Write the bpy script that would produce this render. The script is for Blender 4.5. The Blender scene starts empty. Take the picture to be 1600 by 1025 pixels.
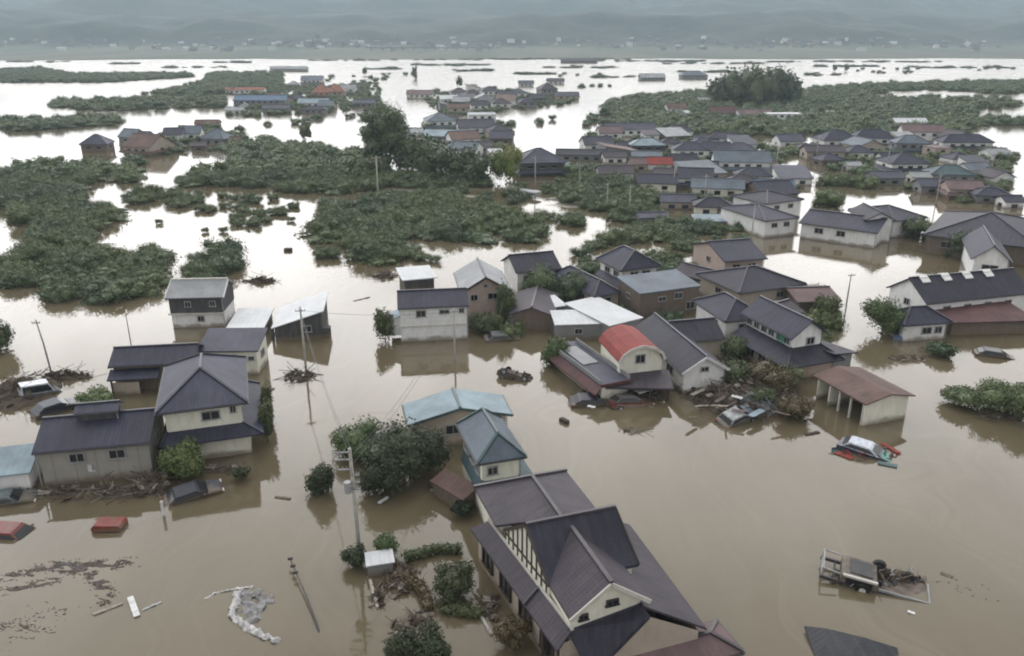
import bpy, bmesh, math, random
import numpy as np
from mathutils import Vector, Matrix, noise
random.seed(7)
S = bpy.context.scene
COL = S.collection
R = math.radians
# ---------------------------------------------------------------- camera
F, HY, H = 1250.0, 52.0, 32.0          # focal length and horizon row in photo pixels, flying height over the water
PITCH = math.atan((512.5 - HY) / F)
cam = bpy.data.objects.new('camera', bpy.data.cameras.new('camera'))
COL.objects.link(cam)
cam.location = (0, 0, H)
cam.rotation_euler = (math.pi / 2 - PITCH, 0, 0)
cam.data.sensor_fit = 'HORIZONTAL'
cam.data.sensor_width = 36
cam.data.lens = F / 1600 * 36
cam.data.clip_start = 0.5
cam.data.clip_end = 20000
S.camera = cam
# ---------------------------------------------------------------- sky
SUN_EL, SUN_AZ = 66.0, -14.0           # degrees; azimuth from the viewing direction (+Y), clockwise positive
w = bpy.data.worlds.new('World')
S.world = w
w.use_nodes = True
nt = w.node_tree
nt.nodes.clear()
def N(t, kind, **kw):
    n = t.nodes.new(kind)
    for k, v in kw.items():
        if k.startswith('i_'):
            key = k[2:]
            n.inputs[int(key) if key.isdigit() else key.replace('_', ' ')].default_value = v
        else:
            setattr(n, k, v)
    return n
def maprange(t, src, a, b, c, d, smooth=True):
    m = N(t, 'ShaderNodeMapRange')
    m.interpolation_type = 'SMOOTHSTEP' if smooth else 'LINEAR'
    m.inputs[1].default_value = a; m.inputs[2].default_value = b
    m.inputs[3].default_value = c; m.inputs[4].default_value = d
    t.links.new(src, m.inputs[0])
    return m.outputs[0]
def math2(t, op, a, b):
    m = N(t, 'ShaderNodeMath', operation=op)
    for i, v in enumerate((a, b)):
        if isinstance(v, (int, float)): m.inputs[i].default_value = v
        else: t.links.new(v, m.inputs[i])
    return m.outputs[0]
sky = N(nt, 'ShaderNodeTexSky', sky_type='NISHITA', sun_disc=False, sun_elevation=R(SUN_EL), sun_rotation=R(SUN_AZ),
        air_density=1.5, dust_density=5.0, altitude=200)
hs = N(nt, 'ShaderNodeHueSaturation'); hs.inputs['Saturation'].default_value = .25
nt.links.new(sky.outputs[0], hs.inputs['Color'])
tc = N(nt, 'ShaderNodeTexCoord')
sp = N(nt, 'ShaderNodeSeparateXYZ'); nt.links.new(tc.outputs['Generated'], sp.inputs[0])
el = maprange(nt, sp.outputs[2], .82, .30, 0, 1)
dotp = N(nt, 'ShaderNodeVectorMath', operation='DOT_PRODUCT')
nt.links.new(tc.outputs['Generated'], dotp.inputs[0])
dotp.inputs[1].default_value = (math.sin(R(SUN_AZ)), math.cos(R(SUN_AZ)), 0)
az = maprange(nt, dotp.outputs['Value'], -.1, .95, .0, 1)
glow = math2(nt, 'MULTIPLY', el, az)
cl = N(nt, 'ShaderNodeTexNoise'); cl.inputs['Scale'].default_value = 3.0; cl.inputs['Detail'].default_value = 5
nt.links.new(tc.outputs['Generated'], cl.inputs['Vector'])
clm = maprange(nt, cl.outputs[0], .3, .7, .8, 1.2)
lum = math2(nt, 'MULTIPLY', math2(nt, 'ADD', math2(nt, 'MULTIPLY', glow, 40.0), 8.8), clm)
cc = N(nt, 'ShaderNodeVectorMath', operation='SCALE'); cc.inputs[0].default_value = (1.02, .99, .975)
nt.links.new(lum, cc.inputs['Scale'])
mx = N(nt, 'ShaderNodeMix', data_type='RGBA'); mx.inputs[0].default_value = .9
nt.links.new(hs.outputs[0], mx.inputs[6]); nt.links.new(cc.outputs[0], mx.inputs[7])
bg = N(nt, 'ShaderNodeBackground'); bg.inputs[1].default_value = .1
nt.links.new(mx.outputs[2], bg.inputs[0])
wo = N(nt, 'ShaderNodeOutputWorld'); nt.links.new(bg.outputs[0], wo.inputs[0])
# ---------------------------------------------------------------- sun behind the overcast
sl = bpy.data.lights.new('sun', 'SUN'); sl.energy = .6; sl.angle = R(30); sl.color = (1, .96, .9)
so = bpy.data.objects.new('sun', sl); COL.objects.link(so)
so.rotation_euler = (R(90 - SUN_EL), 0, R(180 - SUN_AZ) )
S.view_settings.view_transform = 'Standard'
S.view_settings.look = 'None'
S.view_settings.exposure = -0.03
S.view_settings.gamma = 1
S.cycles.filter_width = 2.0             # the photograph is a soft, heavily compressed drone frame
S.cycles.max_bounces = 6
S.cycles.volume_bounces = 1
# ---------------------------------------------------------------- helpers
def at(px, py, z=0.0):
    """the point of height z that the photo shows at pixel (px, py)"""
    u = (px - 800) / F; v = (512.5 - py) / F
    dy = math.cos(PITCH) + v * math.sin(PITCH); dz = -math.sin(PITCH) + v * math.cos(PITCH)
    t = (z - H) / dz
    return Vector((u * t, dy * t, z))
def pxm(px, py, z=0.0):
    """metres per photo pixel there"""
    p = at(px, py, z)
    d = p.y * math.cos(PITCH) + (H - z) * math.sin(PITCH)
    return d / F
def tag(o, label=None, cat=None, group=None, kind=None):
    if label: o['label'] = label
    if cat: o['category'] = cat
    if group: o['group'] = group
    if kind: o['kind'] = kind
    return o
OCC = []                                # footprints of buildings, so that garden trees stand between them
def thing(name, label, cat, loc=(0, 0, 0), rz=0.0, group=None):
    if cat in ('house', 'shed', 'barn', 'storehouse', 'garage', 'terrace', 'workshop', 'outbuilding'): OCC.append((loc[0], loc[1], 3.4))
    o = bpy.data.objects.new(name, None); COL.objects.link(o)
    o.location = loc; o.rotation_euler = (0, 0, rz); o.empty_display_size = .3
    return tag(o, label, cat, group)
def link(name, me, parent=None, loc=(0, 0, 0), rot=(0, 0, 0), sc=(1, 1, 1)):
    o = bpy.data.objects.new(name, me); COL.objects.link(o)
    o.location = loc; o.rotation_euler = rot; o.scale = sc
    if parent: o.parent = parent
    return o
class MB:
    """collects polygons, gives them planar UVs in metres (u level, v up the slope) and links ONE mesh object"""
    def __init__(s): s.v = []; s.f = []; s.m = []
    def poly(s, pts, m=0):
        i = len(s.v); s.v += [tuple(p) for p in pts]; s.f.append(list(range(i, i + len(pts)))); s.m.append(m)
    def mesh(s, verts, faces, m=0):
        i = len(s.v); s.v += [tuple(p) for p in verts]
        for f in faces: s.f.append([i + k for k in f]); s.m.append(m)
    def box(s, c, d, m=0, rot=None):
        x, y, z = d[0] / 2, d[1] / 2, d[2] / 2
        vs = [Vector(p) for p in ((-x,-y,-z),(x,-y,-z),(x,y,-z),(-x,y,-z),(-x,-y,z),(x,-y,z),(x,y,z),(-x,y,z))]
        if rot is not None: vs = [rot @ p for p in vs]
        c = Vector(c)
        s.mesh([p + c for p in vs], [(0,3,2,1),(4,5,6,7),(0,1,5,4),(1,2,6,5),(2,3,7,6),(3,0,4,7)], m)
    def bar(s, a, b, w_, h_=None, m=0):
        a = Vector(a); b = Vector(b); d = b - a
        if d.length < 1e-4: return
        q = d.to_track_quat('X', 'Z').to_matrix()
        s.box((a + b) / 2, (d.length, w_, h_ or w_), m, q)
    def tube(s, pts, rad, n=8, m=0, cap=True):
        pts = [Vector(p) for p in pts]; rings = []
        if not isinstance(rad, (list, tuple)): rad = [rad] * len(pts)
        vs = []; fs = []
        for i, p in enumerate(pts):
            d = (pts[min(i + 1, len(pts) - 1)] - pts[max(i - 1, 0)])
            q = d.to_track_quat('Z', 'Y').to_matrix()
            for k in range(n):
                a = 2 * math.pi * k / n
                vs.append(p + q @ Vector((math.cos(a) * rad[i], math.sin(a) * rad[i], 0)))
        for i in range(len(pts) - 1):
            for k in range(n):
                k2 = (k + 1) % n
                fs.append((i*n+k, i*n+k2, (i+1)*n+k2, (i+1)*n+k))
        if cap:
            fs.append(tuple(range(n))[::-1]); fs.append(tuple((len(pts)-1)*n+k for k in range(n)))
        s.mesh(vs, fs, m)
    def build(s, name, mats, parent=None, smooth=False, loc=(0, 0, 0), rz=0):
        me = bpy.data.meshes.new(name)
        me.from_pydata(s.v, [], s.f)
        if not isinstance(mats, (list, tuple)): mats = [mats]
        for mt in mats: me.materials.append(mt)
        me.polygons.foreach_set('material_index', s.m)
        uv = me.uv_layers.new(name='uv')
        data = np.zeros(len(me.loops) * 2, dtype=np.float32)
        for p in me.polygons:
            n = p.normal
            if abs(n.z) > .999: ux = Vector((1, 0, 0))
            else: ux = Vector((-n.y, n.x, 0)).normalized()
            vy = n.cross(ux)
            for li in p.loop_indices:
                co = me.vertices[me.loops[li].vertex_index].co
                data[2*li] = co.dot(ux); data[2*li+1] = co.dot(vy)
        uv.data.foreach_set('uv', data)
        if smooth: me.polygons.foreach_set('use_smooth', [True] * len(me.polygons))
        me.update()
        return link(name, me, parent, loc, (0, 0, rz))
# ---------------------------------------------------------------- materials
def newmat(name):
    m = bpy.data.materials.new(name); m.use_nodes = True
    t = m.node_tree; b = t.nodes['Principled BSDF']
    return m, t, b
def mixc(t, fac, a, b):
    m = N(t, 'ShaderNodeMix', data_type='RGBA')
    if isinstance(fac, (int, float)): m.inputs[0].default_value = fac
    else: t.links.new(fac, m.inputs[0])
    for i, v in ((6, a), (7, b)):
        if isinstance(v, tuple): m.inputs[i].default_value = (*v[:3], 1)
        else: t.links.new(v, m.inputs[i])
    return m.outputs[2]
def noise_n(t, scale, detail=4, vec=None, rough=.55):
    n = N(t, 'ShaderNodeTexNoise'); n.inputs['Scale'].default_value = scale; n.inputs['Detail'].default_value = detail
    n.inputs['Roughness'].default_value = rough
    if vec is not None: t.links.new(vec, n.inputs['Vector'])
    return n.outputs[0]
def dim(c, k): return tuple(x * k for x in c)
MUD = (.17, .13, .085)
def m_plain(name, c, rough=.6, var=.25, scale=1.5, metal=0.0, mud=False):
    m, t, b = newmat(name)
    g = N(t, 'ShaderNodeNewGeometry')
    f = maprange(t, noise_n(t, scale, 5, g.outputs['Position']), .3, .7, 0, 1)
    col = mixc(t, f, dim(c, 1 - var), dim(c, 1 + var * .6))
    if mud: col = mudline(t, g, col)
    t.links.new(col, b.inputs['Base Color'])
    b.inputs['Roughness'].default_value = rough; b.inputs['Metallic'].default_value = metal
    return m
def mudline(t, g, col, top=.6):
    """the dried mud the flood left low on the walls: a ragged band with a shape of its own"""
    s = N(t, 'ShaderNodeSeparateXYZ'); t.links.new(g.outputs['Position'], s.inputs[0])
    n = noise_n(t, .9, 4, g.outputs['Position'])
    z = math2(t, 'ADD', s.outputs[2], math2(t, 'MULTIPLY', math2(t, 'SUBTRACT', n, .5), 1.1))
    return mixc(t, maprange(t, z, .1, top, .75, 0), col, MUD)
def m_tile(name, c, du=.27, dv=.26, rough=.42, wear=.3, seam=False):
    """roof of interlocking tiles (or standing-seam sheets): pattern from the metre UVs"""
    m, t, b = newmat(name)
    uv = N(t, 'ShaderNodeUVMap'); s = N(t, 'ShaderNodeSeparateXYZ'); t.links.new(uv.outputs[0], s.inputs[0])
    u = math2(t, 'FRACT', math2(t, 'DIVIDE', s.outputs[0], du), 0)
    v = math2(t, 'FRACT', math2(t, 'DIVIDE', s.outputs[1], dv), 0)
    g = N(t, 'ShaderNodeNewGeometry')
    oi = N(t, 'ShaderNodeObjectInfo')
    big = maprange(t, noise_n(t, .35, 6, g.outputs['Position'], .65), .3, .7, 0, 1)
    mp = N(t, 'ShaderNodeMapping'); mp.inputs['Scale'].default_value = (1.6, .25, 1); t.links.new(uv.outputs[0], mp.inputs[0])
    streak = maprange(t, noise_n(t, 1.5, 5, mp.outputs[0], .6), .35, .75, 0, 1)
    col = mixc(t, big, dim(c, 1 - wear), dim(c, 1 + wear))
    col = mixc(t, math2(t, 'MULTIPLY', streak, .13), col, (.22, .21, .21))
    if seam:
        edge = maprange(t, u, .0, .14, 1, 0)
        hgt = edge
        col = mixc(t, math2(t, 'MULTIPLY', edge, .45), col, dim(c, .55))
    else:
        wav = math2(t, 'SINE', math2(t, 'MULTIPLY', u, 2 * math.pi), 0)
        hgt = math2(t, 'ADD', math2(t, 'MULTIPLY', wav, .5), math2(t, 'MULTIPLY', v, -1.0))
        wn = N(t, 'ShaderNodeTexWhiteNoise', noise_dimensions='2D')
        cell = N(t, 'ShaderNodeCombineXYZ')
        t.links.new(math2(t, 'FLOOR', math2(t, 'DIVIDE', s.outputs[0], du), 0), cell.inputs[0])
        t.links.new(math2(t, 'FLOOR', math2(t, 'DIVIDE', s.outputs[1], dv), 0), cell.inputs[1])
        t.links.new(cell.outputs[0], wn.inputs['Vector'])
        col = mixc(t, math2(t, 'MULTIPLY', wn.outputs[0], .25), col, dim(c, 1.4))
        col = mixc(t, maprange(t, v, .0, .2, .4, 0), col, dim(c, .5))
    bp = N(t, 'ShaderNodeBump'); bp.inputs['Strength'].default_value = .3; bp.inputs['Distance'].default_value = .03
    t.links.new(hgt, bp.inputs['Height']); t.links.new(bp.outputs[0], b.inputs['Normal'])
    t.links.new(col, b.inputs['Base Color'])
    b.inputs['Roughness'].default_value = rough + .18; b.inputs['Specular IOR Level'].default_value = .35
    return m
def m_wall(name, c, rough=.8, lines=0.0, vert=False, grime=.28):
    m, t, b = newmat(name)
    g = N(t, 'ShaderNodeNewGeometry')
    uv = N(t, 'ShaderNodeUVMap'); s = N(t, 'ShaderNodeSeparateXYZ'); t.links.new(uv.outputs[0], s.inputs[0])
    mp = N(t, 'ShaderNodeMapping'); mp.inputs['Scale'].default_value = (2.2, .35, 1); t.links.new(uv.outputs[0], mp.inputs[0])
    st = maprange(t, noise_n(t, 1.2, 6, mp.outputs[0], .65), .42, .75, 0, 1)
    bl = maprange(t, noise_n(t, .7, 5, g.outputs['Position']), .3, .7, 0, 1)
    col = mixc(t, bl, dim(c, .9), dim(c, 1.05))
    col = mixc(t, math2(t, 'MULTIPLY', st, grime), col, dim((.33, .31, .27), .9))
    if lines:
        f = math2(t, 'FRACT', math2(t, 'DIVIDE', s.outputs[0 if vert else 1], lines), 0)
        e = maprange(t, f, 0, .14, 1, 0)
        col = mixc(t, math2(t, 'MULTIPLY', e, .4), col, dim(c, .45))
        bp = N(t, 'ShaderNodeBump'); bp.inputs['Strength'].default_value = .4; bp.inputs['Distance'].default_value = .03
        t.links.new(f, bp.inputs['Height']); t.links.new(bp.outputs[0], b.inputs['Normal'])
    col = mudline(t, g, col)
    t.links.new(col, b.inputs['Base Color']); b.inputs['Roughness'].default_value = rough
    return m
def m_leaf(name, c, c2):
    m, t, b = newmat(name)
    a = N(t, 'ShaderNodeAttribute', attribute_name='tint')
    oi = N(t, 'ShaderNodeObjectInfo')
    g = N(t, 'ShaderNodeNewGeometry')
    big = maprange(t, noise_n(t, .12, 3, g.outputs['Position']), .35, .65, 0, 1)
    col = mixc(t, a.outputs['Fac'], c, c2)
    col = mixc(t, math2(t, 'MULTIPLY', oi.outputs['Random'], .55), col, dim(c, .62))
    hue = maprange(t, noise_n(t, .045, 2, g.outputs['Position']), .4, .62, 0, .5)
    col = mixc(t, hue, col, (c2[0] * 1.15, c2[1] * .92, c2[2] * .7))
    col = mixc(t, math2(t, 'MULTIPLY', big, .35), col, (c2[0] * 1.25, c2[1] * 1.0, c2[2] * .8))
    t.links.new(col, b.inputs['Base Color']); b.inputs['Roughness'].default_value = .55
    return m
def m_glass(name='window_glass'):
    m, t, b = newmat(name)
    b.inputs['Base Color'].default_value = (.018, .02, .024, 1); b.inputs['Roughness'].default_value = .12
    return m
M = {}
M['tile_dark'] = m_tile('dark_blue_grey_tile', (.028, .030, .055))
M['tile_grey'] = m_tile('grey_tile', (.054, .058, .090))
M['slate'] = m_tile('slate_grey_sheet', (.030, .033, .040))
M['tile_mauve'] = m_tile('mauve_grey_tile', (.046, .038, .052))
M['tile_black'] = m_tile('blue_black_tile', (.019, .019, .036))
M['tile_teal'] = m_tile('teal_sheet', (.055, .10, .115), .42, 4, .4, .25, True)
M['tile_blue'] = m_tile('blue_grey_sheet', (.105, .135, .172), .42, 4, .4, .25, True)
M['sheet_lblue'] = m_tile('pale_blue_sheet', (.23, .31, .36), .45, 4, .4, .25, True)
M['sheet_lgrey'] = m_tile('pale_grey_sheet', (.30, .32, .34), .45, 4, .42, .2, True)
M['sheet_white'] = m_tile('white_sheet', (.62, .65, .68), .6, 4, .4, .12, True)
M['sheet_blue'] = m_tile('blue_sheet', (.07, .14, .24), .45, 4, .4, .25, True)
M['tile_red'] = m_tile('red_tile', (.23, .035, .028), .3, .28, .5, .25)
M['tile_brown'] = m_tile('brown_sheet', (.115, .068, .055), .4, 4, .5, .3, True)
M['tile_maroon'] = m_tile('maroon_sheet', (.085, .034, .036), .4, 4, .5, .3, True)
M['tile_pink'] = m_tile('dusty_pink_sheet', (.15, .10, .105), .4, 4, .5, .25, True)
M['tile_orange'] = m_tile('orange_tile', (.28, .12, .075))
M['ridge_dark'] = m_plain('dark_ridge_tile', (.032, .034, .055), .45)
M['ridge_grey'] = m_plain('grey_ridge_tile', (.06, .063, .085), .45)
M['ridge_mauve'] = m_plain('mauve_ridge_tile', (.060, .052, .064), .45)
M['ridge_teal'] = m_plain('teal_ridge', (.05, .095, .10), .45)
M['w_cream'] = m_wall('cream_render', (.76, .76, .66))
M['w_white'] = m_wall('white_render', (.80, .81, .81))
M['w_siding'] = m_wall('white_siding', (.78, .80, .81), .6, .45)
M['w_beige'] = m_wall('beige_render', (.42, .37, .31))
M['w_conc'] = m_wall('grey_concrete_panel', (.33, .32, .29), .85, 1.5, True, .5)
M['w_brown'] = m_wall('brown_cladding', (.16, .125, .10), .8, .25)
M['w_dark'] = m_wall('dark_board_cladding', (.055, .056, .062), .7, .3, True)
M['w_grey'] = m_wall('grey_cladding', (.22, .23, .24), .7, .3)
M['w_pink'] = m_wall('pinkish_render', (.45, .36, .32))
M['trim'] = m_plain('pale_trim', (.55, .54, .50), .5, .15)
M['trim_dark'] = m_plain('dark_trim', (.05, .05, .055), .5)
M['timber'] = m_plain('dark_timber', (.06, .045, .035), .7)
M['glass'] = m_glass()
M['alu'] = m_plain('aluminium_frame', (.35, .36, .37), .4)
M['concrete'] = m_plain('pole_concrete', (.42, .41, .38), .8, .15)
M['metal'] = m_plain('galvanised_metal', (.30, .31, .32), .45, .2)
M['dmetal'] = m_plain('dark_metal', (.05, .05, .055), .5)
M['porcelain'] = m_plain('white_porcelain', (.65, .65, .62), .3, .1)
M['rubber'] = m_plain('rubber', (.015, .015, .016), .8)
M['bark'] = m_plain('bark', (.07, .055, .042), .9, .4, 6)
M['wood'] = m_plain('wet_wood', (.12, .09, .065), .8, .4, 3)
M['palewood'] = m_plain('pale_board', (.26, .235, .20), .7, .3, 3)
M['white'] = m_plain('white_plastic', (.62, .63, .64), .5, .2, 2)
M['mudpile'] = m_plain('muddy_earth', (.10, .08, .058), .95, .4, 1.2)
M['leaf'] = m_leaf('orchard_leaf', (.050, .092, .043), (.114, .170, .080))
M['leaf_dark'] = m_leaf('dark_leaf', (.036, .064, .032), (.094, .136, .064))
M['leaf_deep'] = m_leaf('deep_green_leaf', (.020, .036, .018), (.056, .084, .038))
M['leaf_lime'] = m_leaf('yellow_green_leaf', (.10, .15, .03), (.19, .24, .055))
M['leaf_fresh'] = m_leaf('fresh_leaf', (.05, .092, .034), (.10, .16, .06))
M['leaf_brown'] = m_leaf('muddy_leaf', (.07, .06, .036), (.11, .10, .055))
def paint(name, c, rough=.3, mud=True):
    return m_plain(name, c, rough, .3, 2.5, 0, mud)
# ---------------------------------------------------------------- the setting: water, land, hills
def grid(name, xs, ys, zf, mat):
    nx, ny = len(xs), len(ys)
    v = [(x, y, zf(x, y)) for y in ys for x in xs]
    f = [(j*nx+i, j*nx+i+1, (j+1)*nx+i+1, (j+1)*nx+i) for j in range(ny-1) for i in range(nx-1)]
    me = bpy.data.meshes.new(name); me.from_pydata(v, [], f); me.materials.append(mat)
    me.polygons.foreach_set('use_smooth', [True] * len(f)); me.update()
    return tag(link(name, me), kind='structure')
def water_mat():
    m, t, b = newmat('flood_water')
    g = N(t, 'ShaderNodeNewGeometry')
    big = maprange(t, noise_n(t, .03, 5, g.outputs['Position'], .6), .3, .7, 0, 1)
    mp = N(t, 'ShaderNodeMapping'); mp.inputs['Scale'].default_value = (.5, .09, 1); mp.inputs['Rotation'].default_value = (0, 0, R(-12))
    t.links.new(g.outputs['Position'], mp.inputs[0])
    swirl = maprange(t, noise_n(t, .35, 5, mp.outputs[0], .6), .35, .7, 0, 1)
    col = mixc(t, big, (.117, .097, .060), (.137, .115, .072))
    col = mixc(t, math2(t, 'MULTIPLY', swirl, .5), col, (.160, .136, .090))
    mp2 = N(t, 'ShaderNodeMapping'); mp2.inputs['Scale'].default_value = (.9, .045, 1); mp2.inputs['Rotation'].default_value = (0, 0, R(38))
    dn = N(t, 'ShaderNodeTexNoise'); dn.inputs['Scale'].default_value = .06; t.links.new(g.outputs['Position'], dn.inputs['Vector'])
    ad = N(t, 'ShaderNodeVectorMath', operation='MULTIPLY_ADD'); t.links.new(dn.outputs['Color'], ad.inputs[0]); ad.inputs[1].default_value = (22, 22, 0); t.links.new(g.outputs['Position'], ad.inputs[2])
    t.links.new(ad.outputs[0], mp2.inputs[0])
    line = maprange(t, noise_n(t, .5, 6, mp2.outputs[0], .7), .5, .72, 0, 1)      # silt lines drawn out by the current
    col = mixc(t, math2(t, 'MULTIPLY', line, .45), col, (.185, .160, .110))
    t.links.new(col, b.inputs['Base Color'])
    b.inputs['IOR'].default_value = 1.5
    sy = N(t, 'ShaderNodeSeparateXYZ'); t.links.new(g.outputs['Position'], sy.inputs[0])
    wind = maprange(t, sy.outputs[1], 130, 620, 0, .22)              # the open basin is ruffled by wind, the water between the houses is still
    t.links.new(math2(t, 'ADD', math2(t, 'ADD', maprange(t, big, 0, 1, .02, .06), math2(t, 'MULTIPLY', line, .07)), wind), b.inputs['Roughness'])
    r1 = noise_n(t, 1.1, 4, g.outputs['Position'])
    r2 = noise_n(t, .16, 3, g.outputs['Position'])
    h = math2(t, 'ADD', math2(t, 'MULTIPLY', r1, .5), math2(t, 'MULTIPLY', r2, 1.0))
    bp = N(t, 'ShaderNodeBump'); bp.inputs['Strength'].default_value = .05; bp.inputs['Distance'].default_value = .25
    t.links.new(h, bp.inputs['Height']); t.links.new(bp.outputs[0], b.inputs['Normal'])
    return m
me = bpy.data.meshes.new('flood_water')
me.from_pydata([(-2400, -60, 0), (2400, -60, 0), (2400, 1500, 0), (-2400, 1500, 0)], [], [(0, 1, 2, 3)])
me.materials.append(water_mat()); tag(link('flood_water', me), kind='structure')
M['bed'] = m_plain('flooded_ground', (.10, .08, .055), .95)
grid('ground', [-2500, 2500], [-70, 4600], lambda x, y: -3.0, M['bed'])
def land_mat():
    m, t, b = newmat('wooded_hills')
    g = N(t, 'ShaderNodeNewGeometry')
    s = N(t, 'ShaderNodeSeparateXYZ'); t.links.new(g.outputs['Position'], s.inputs[0])
    mp = N(t, 'ShaderNodeMapping'); mp.inputs['Scale'].default_value = (1, .12, 1); t.links.new(g.outputs['Position'], mp.inputs[0])
    f1 = maprange(t, noise_n(t, .006, 6, mp.outputs[0], .6), .35, .65, 0, 1)
    f2 = maprange(t, noise_n(t, .03, 6, g.outputs['Position'], .7), .35, .65, 0, 1)
    field = mixc(t, f1, (.05, .075, .045), (.13, .135, .10))
    wood = mixc(t, f2, (.012, .024, .018), (.032, .05, .036))
    col = mixc(t, maprange(t, s.outputs[2], 2.5, 14, 0, 1), field, wood)
    t.links.new(col, b.inputs['Base Color']); b.inputs['Roughness'].default_value = .95
    return m
def ss(a, b, x):
    t = min(1, max(0, (x - a) / (b - a))); return t * t * (3 - 2 * t)
def land_z(x, y):
    shore = 1110 + 55 * noise.noise((x * .004, 3.1, 0)) + 25 * noise.noise((x * .02, 7.7, 0)) + .05 * x
    z = -1.5 + 2.2 * ss(shore - 40, shore + 20, y)
    z += 3.5 * ss(1150, 1700, y)
    n = noise.fractal((x * .0016, y * .0016, .5), 1.0, 2.0, 5)
    n2 = noise.fractal((x * .004, y * .004, 4.5), 1.0, 2.0, 5)
    foot = ss(1650, 2350, y + 160 * n2)
    z += foot * (72 + 26 * n + 9 * n2)
    z += ss(2500, 3700, y + 250 * n) * (130 + 60 * n2)
    return z
xs = [-2400 + 4800 * i / 170 for i in range(171)]
ys = [900 + 8 * i for i in range(40)] + [1220 + 27 * i for i in range(106)]
grid('hills', xs, ys, land_z, land_mat())
# ---------------------------------------------------------------- house parts
def thick(polys, t=.14):
    """roof sheets as one solid: top, underside and fascia"""
    key = {}; vs = []; fs = []
    for p in polys:
        f = []
        for q in p:
            k = tuple(round(c, 3) for c in q)
            if k not in key: key[k] = len(vs); vs.append(Vector(k))
            if key[k] not in f: f.append(key[k])
        if len(f) > 2:
            a, b_, c_ = vs[f[0]], vs[f[1]], vs[f[2]]
            if (b_ - a).cross(c_ - a).z < 0: f.reverse()
            fs.append(f)
    n = len(vs); edges = {}
    for f in fs:
        for i in range(len(f)):
            a, b_ = f[i], f[(i + 1) % len(f)]
            edges[(a, b_)] = 1
    out = list(fs)
    vs2 = vs + [v - Vector((0, 0, t)) for v in vs]
    for f in fs: out.append([i + n for i in reversed(f)])
    for (a, b_) in edges:
        if (b_, a) not in edges: out.append([b_, a, a + n, b_ + n])
    return vs2, out
def roof_polys(kind, x0, x1, y0, y1, ze, rise, axis, hipk=1.0):
    """top polygons and ridge lines"""
    cx, cy = (x0 + x1) / 2, (y0 + y1) / 2; zr = ze + rise
    A, B, C_, D = (x0, y0, ze), (x1, y0, ze), (x1, y1, ze), (x0, y1, ze)
    if kind == 'flat':
        return [[A, B, C_, D]], []
    if kind == 'shed':       # high at the back (axis x) / high at the front (axis -x) / left / right
        if axis == 'x': return [[A, B, (x1, y1, zr), (x0, y1, zr)]], []
        if axis == '-x': return [[(x0, y0, zr), (x1, y0, zr), C_, D]], []
        if axis == 'y': return [[A, (x1, y0, zr), (x1, y1, zr), D]], []
        return [[(x0, y0, zr), B, C_, (x0, y1, zr)]], []
    if kind == 'gable':
        if axis == 'x':
            P, Q = (x0, cy, zr), (x1, cy, zr)
            return [[A, B, Q, P], [C_, D, P, Q]], [(P, Q)]
        P, Q = (cx, y0, zr), (cx, y1, zr)
        return [[B, C_, Q, P], [D, A, P, Q]], [(P, Q)]
    if kind == 'hip':
        if axis == 'x':
            k = min((y1 - y0) / 2 * hipk, (x1 - x0) / 2 - .02)
            P, Q = (x0 + k, cy, zr), (x1 - k, cy, zr)
            return [[A, B, Q, P], [B, C_, Q], [C_, D, P, Q], [D, A, P]], [(P, Q), (A, P), (D, P), (B, Q), (C_, Q)]
        k = min((x1 - x0) / 2 * hipk, (y1 - y0) / 2 - .02)
        P, Q = (cx, y0 + k, zr), (cx, y1 - k, zr)
        return [[B, C_, Q, P], [C_, D, Q], [D, A, P, Q], [A, B, P]], [(P, Q), (A, P), (B, P), (C_, Q), (D, Q)]
ROOFS = ('gable', 'hip', 'shed', 'flat')
def add_roof(parent, polys, ridges, mat, ridge=None, t=.14, name='roof', rw=.2):
    b = MB(); v, f = thick(polys, t); b.mesh(v, f)
    o = b.build(name, mat, parent)
    if ridge and ridges:
        c = MB()
        for p, q in ridges: c.bar(Vector(p) + Vector((0, 0, .05)), Vector(q) + Vector((0, 0, .05)), rw, .16)
        c.build('ridge_cap', ridge, o)
    return o
def add_walls(parent, kind, x0, x1, y0, y1, ze, rise, axis, ov, mat, t=.14, zb=-2.4, name='wall', hipk=1):
    """closed wall block under a roof, inset by the eaves overhang"""
    a0, a1, b0, b1 = x0 + ov, x1 - ov, y0 + ov, y1 - ov
    hx, hy = (x1 - x0) / 2, (y1 - y0) / 2
    b = MB(); zt = ze - t - .012
    def zroof(x, y):
        if kind == 'flat': return zt
        if kind == 'shed':
            k = {'x': (y - y0) / (2 * hy), '-x': (y1 - y) / (2 * hy), 'y': (x - x0) / (2 * hx), '-y': (x1 - x) / (2 * hx)}[axis]
            return zt + rise * k
        cx, cy = (x0 + x1) / 2, (y0 + y1) / 2
        if kind == 'gable':
            return zt + rise * (1 - (abs(y - cy) / hy if axis == 'x' else abs(x - cx) / hx))
        k = 1.0
        return zt + rise * min(1, ov / (min(hx, hy)))
    def side(p, q, mid=None):
        top = [(q[0], q[1], zroof(*q))] + ([(mid[0], mid[1], zroof(*mid))] if mid else []) + [(p[0], p[1], zroof(*p))]
        b.poly([(p[0], p[1], zb), (q[0], q[1], zb)] + top)
    P = [(a0, b0), (a1, b0), (a1, b1), (a0, b1)]; cx, cy = (a0 + a1) / 2, (b0 + b1) / 2
    g = kind == 'gable'
    side(P[0], P[1], (cx, b0) if g and axis == 'y' else None)
    side(P[1], P[2], (a1, cy) if g and axis == 'x' else None)
    side(P[2], P[3], (cx, b1) if g and axis == 'y' else None)
    side(P[3], P[0], (a0, cy) if g and axis == 'x' else None)
    return b.build(name, mat, parent)
WIN = {}
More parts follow.
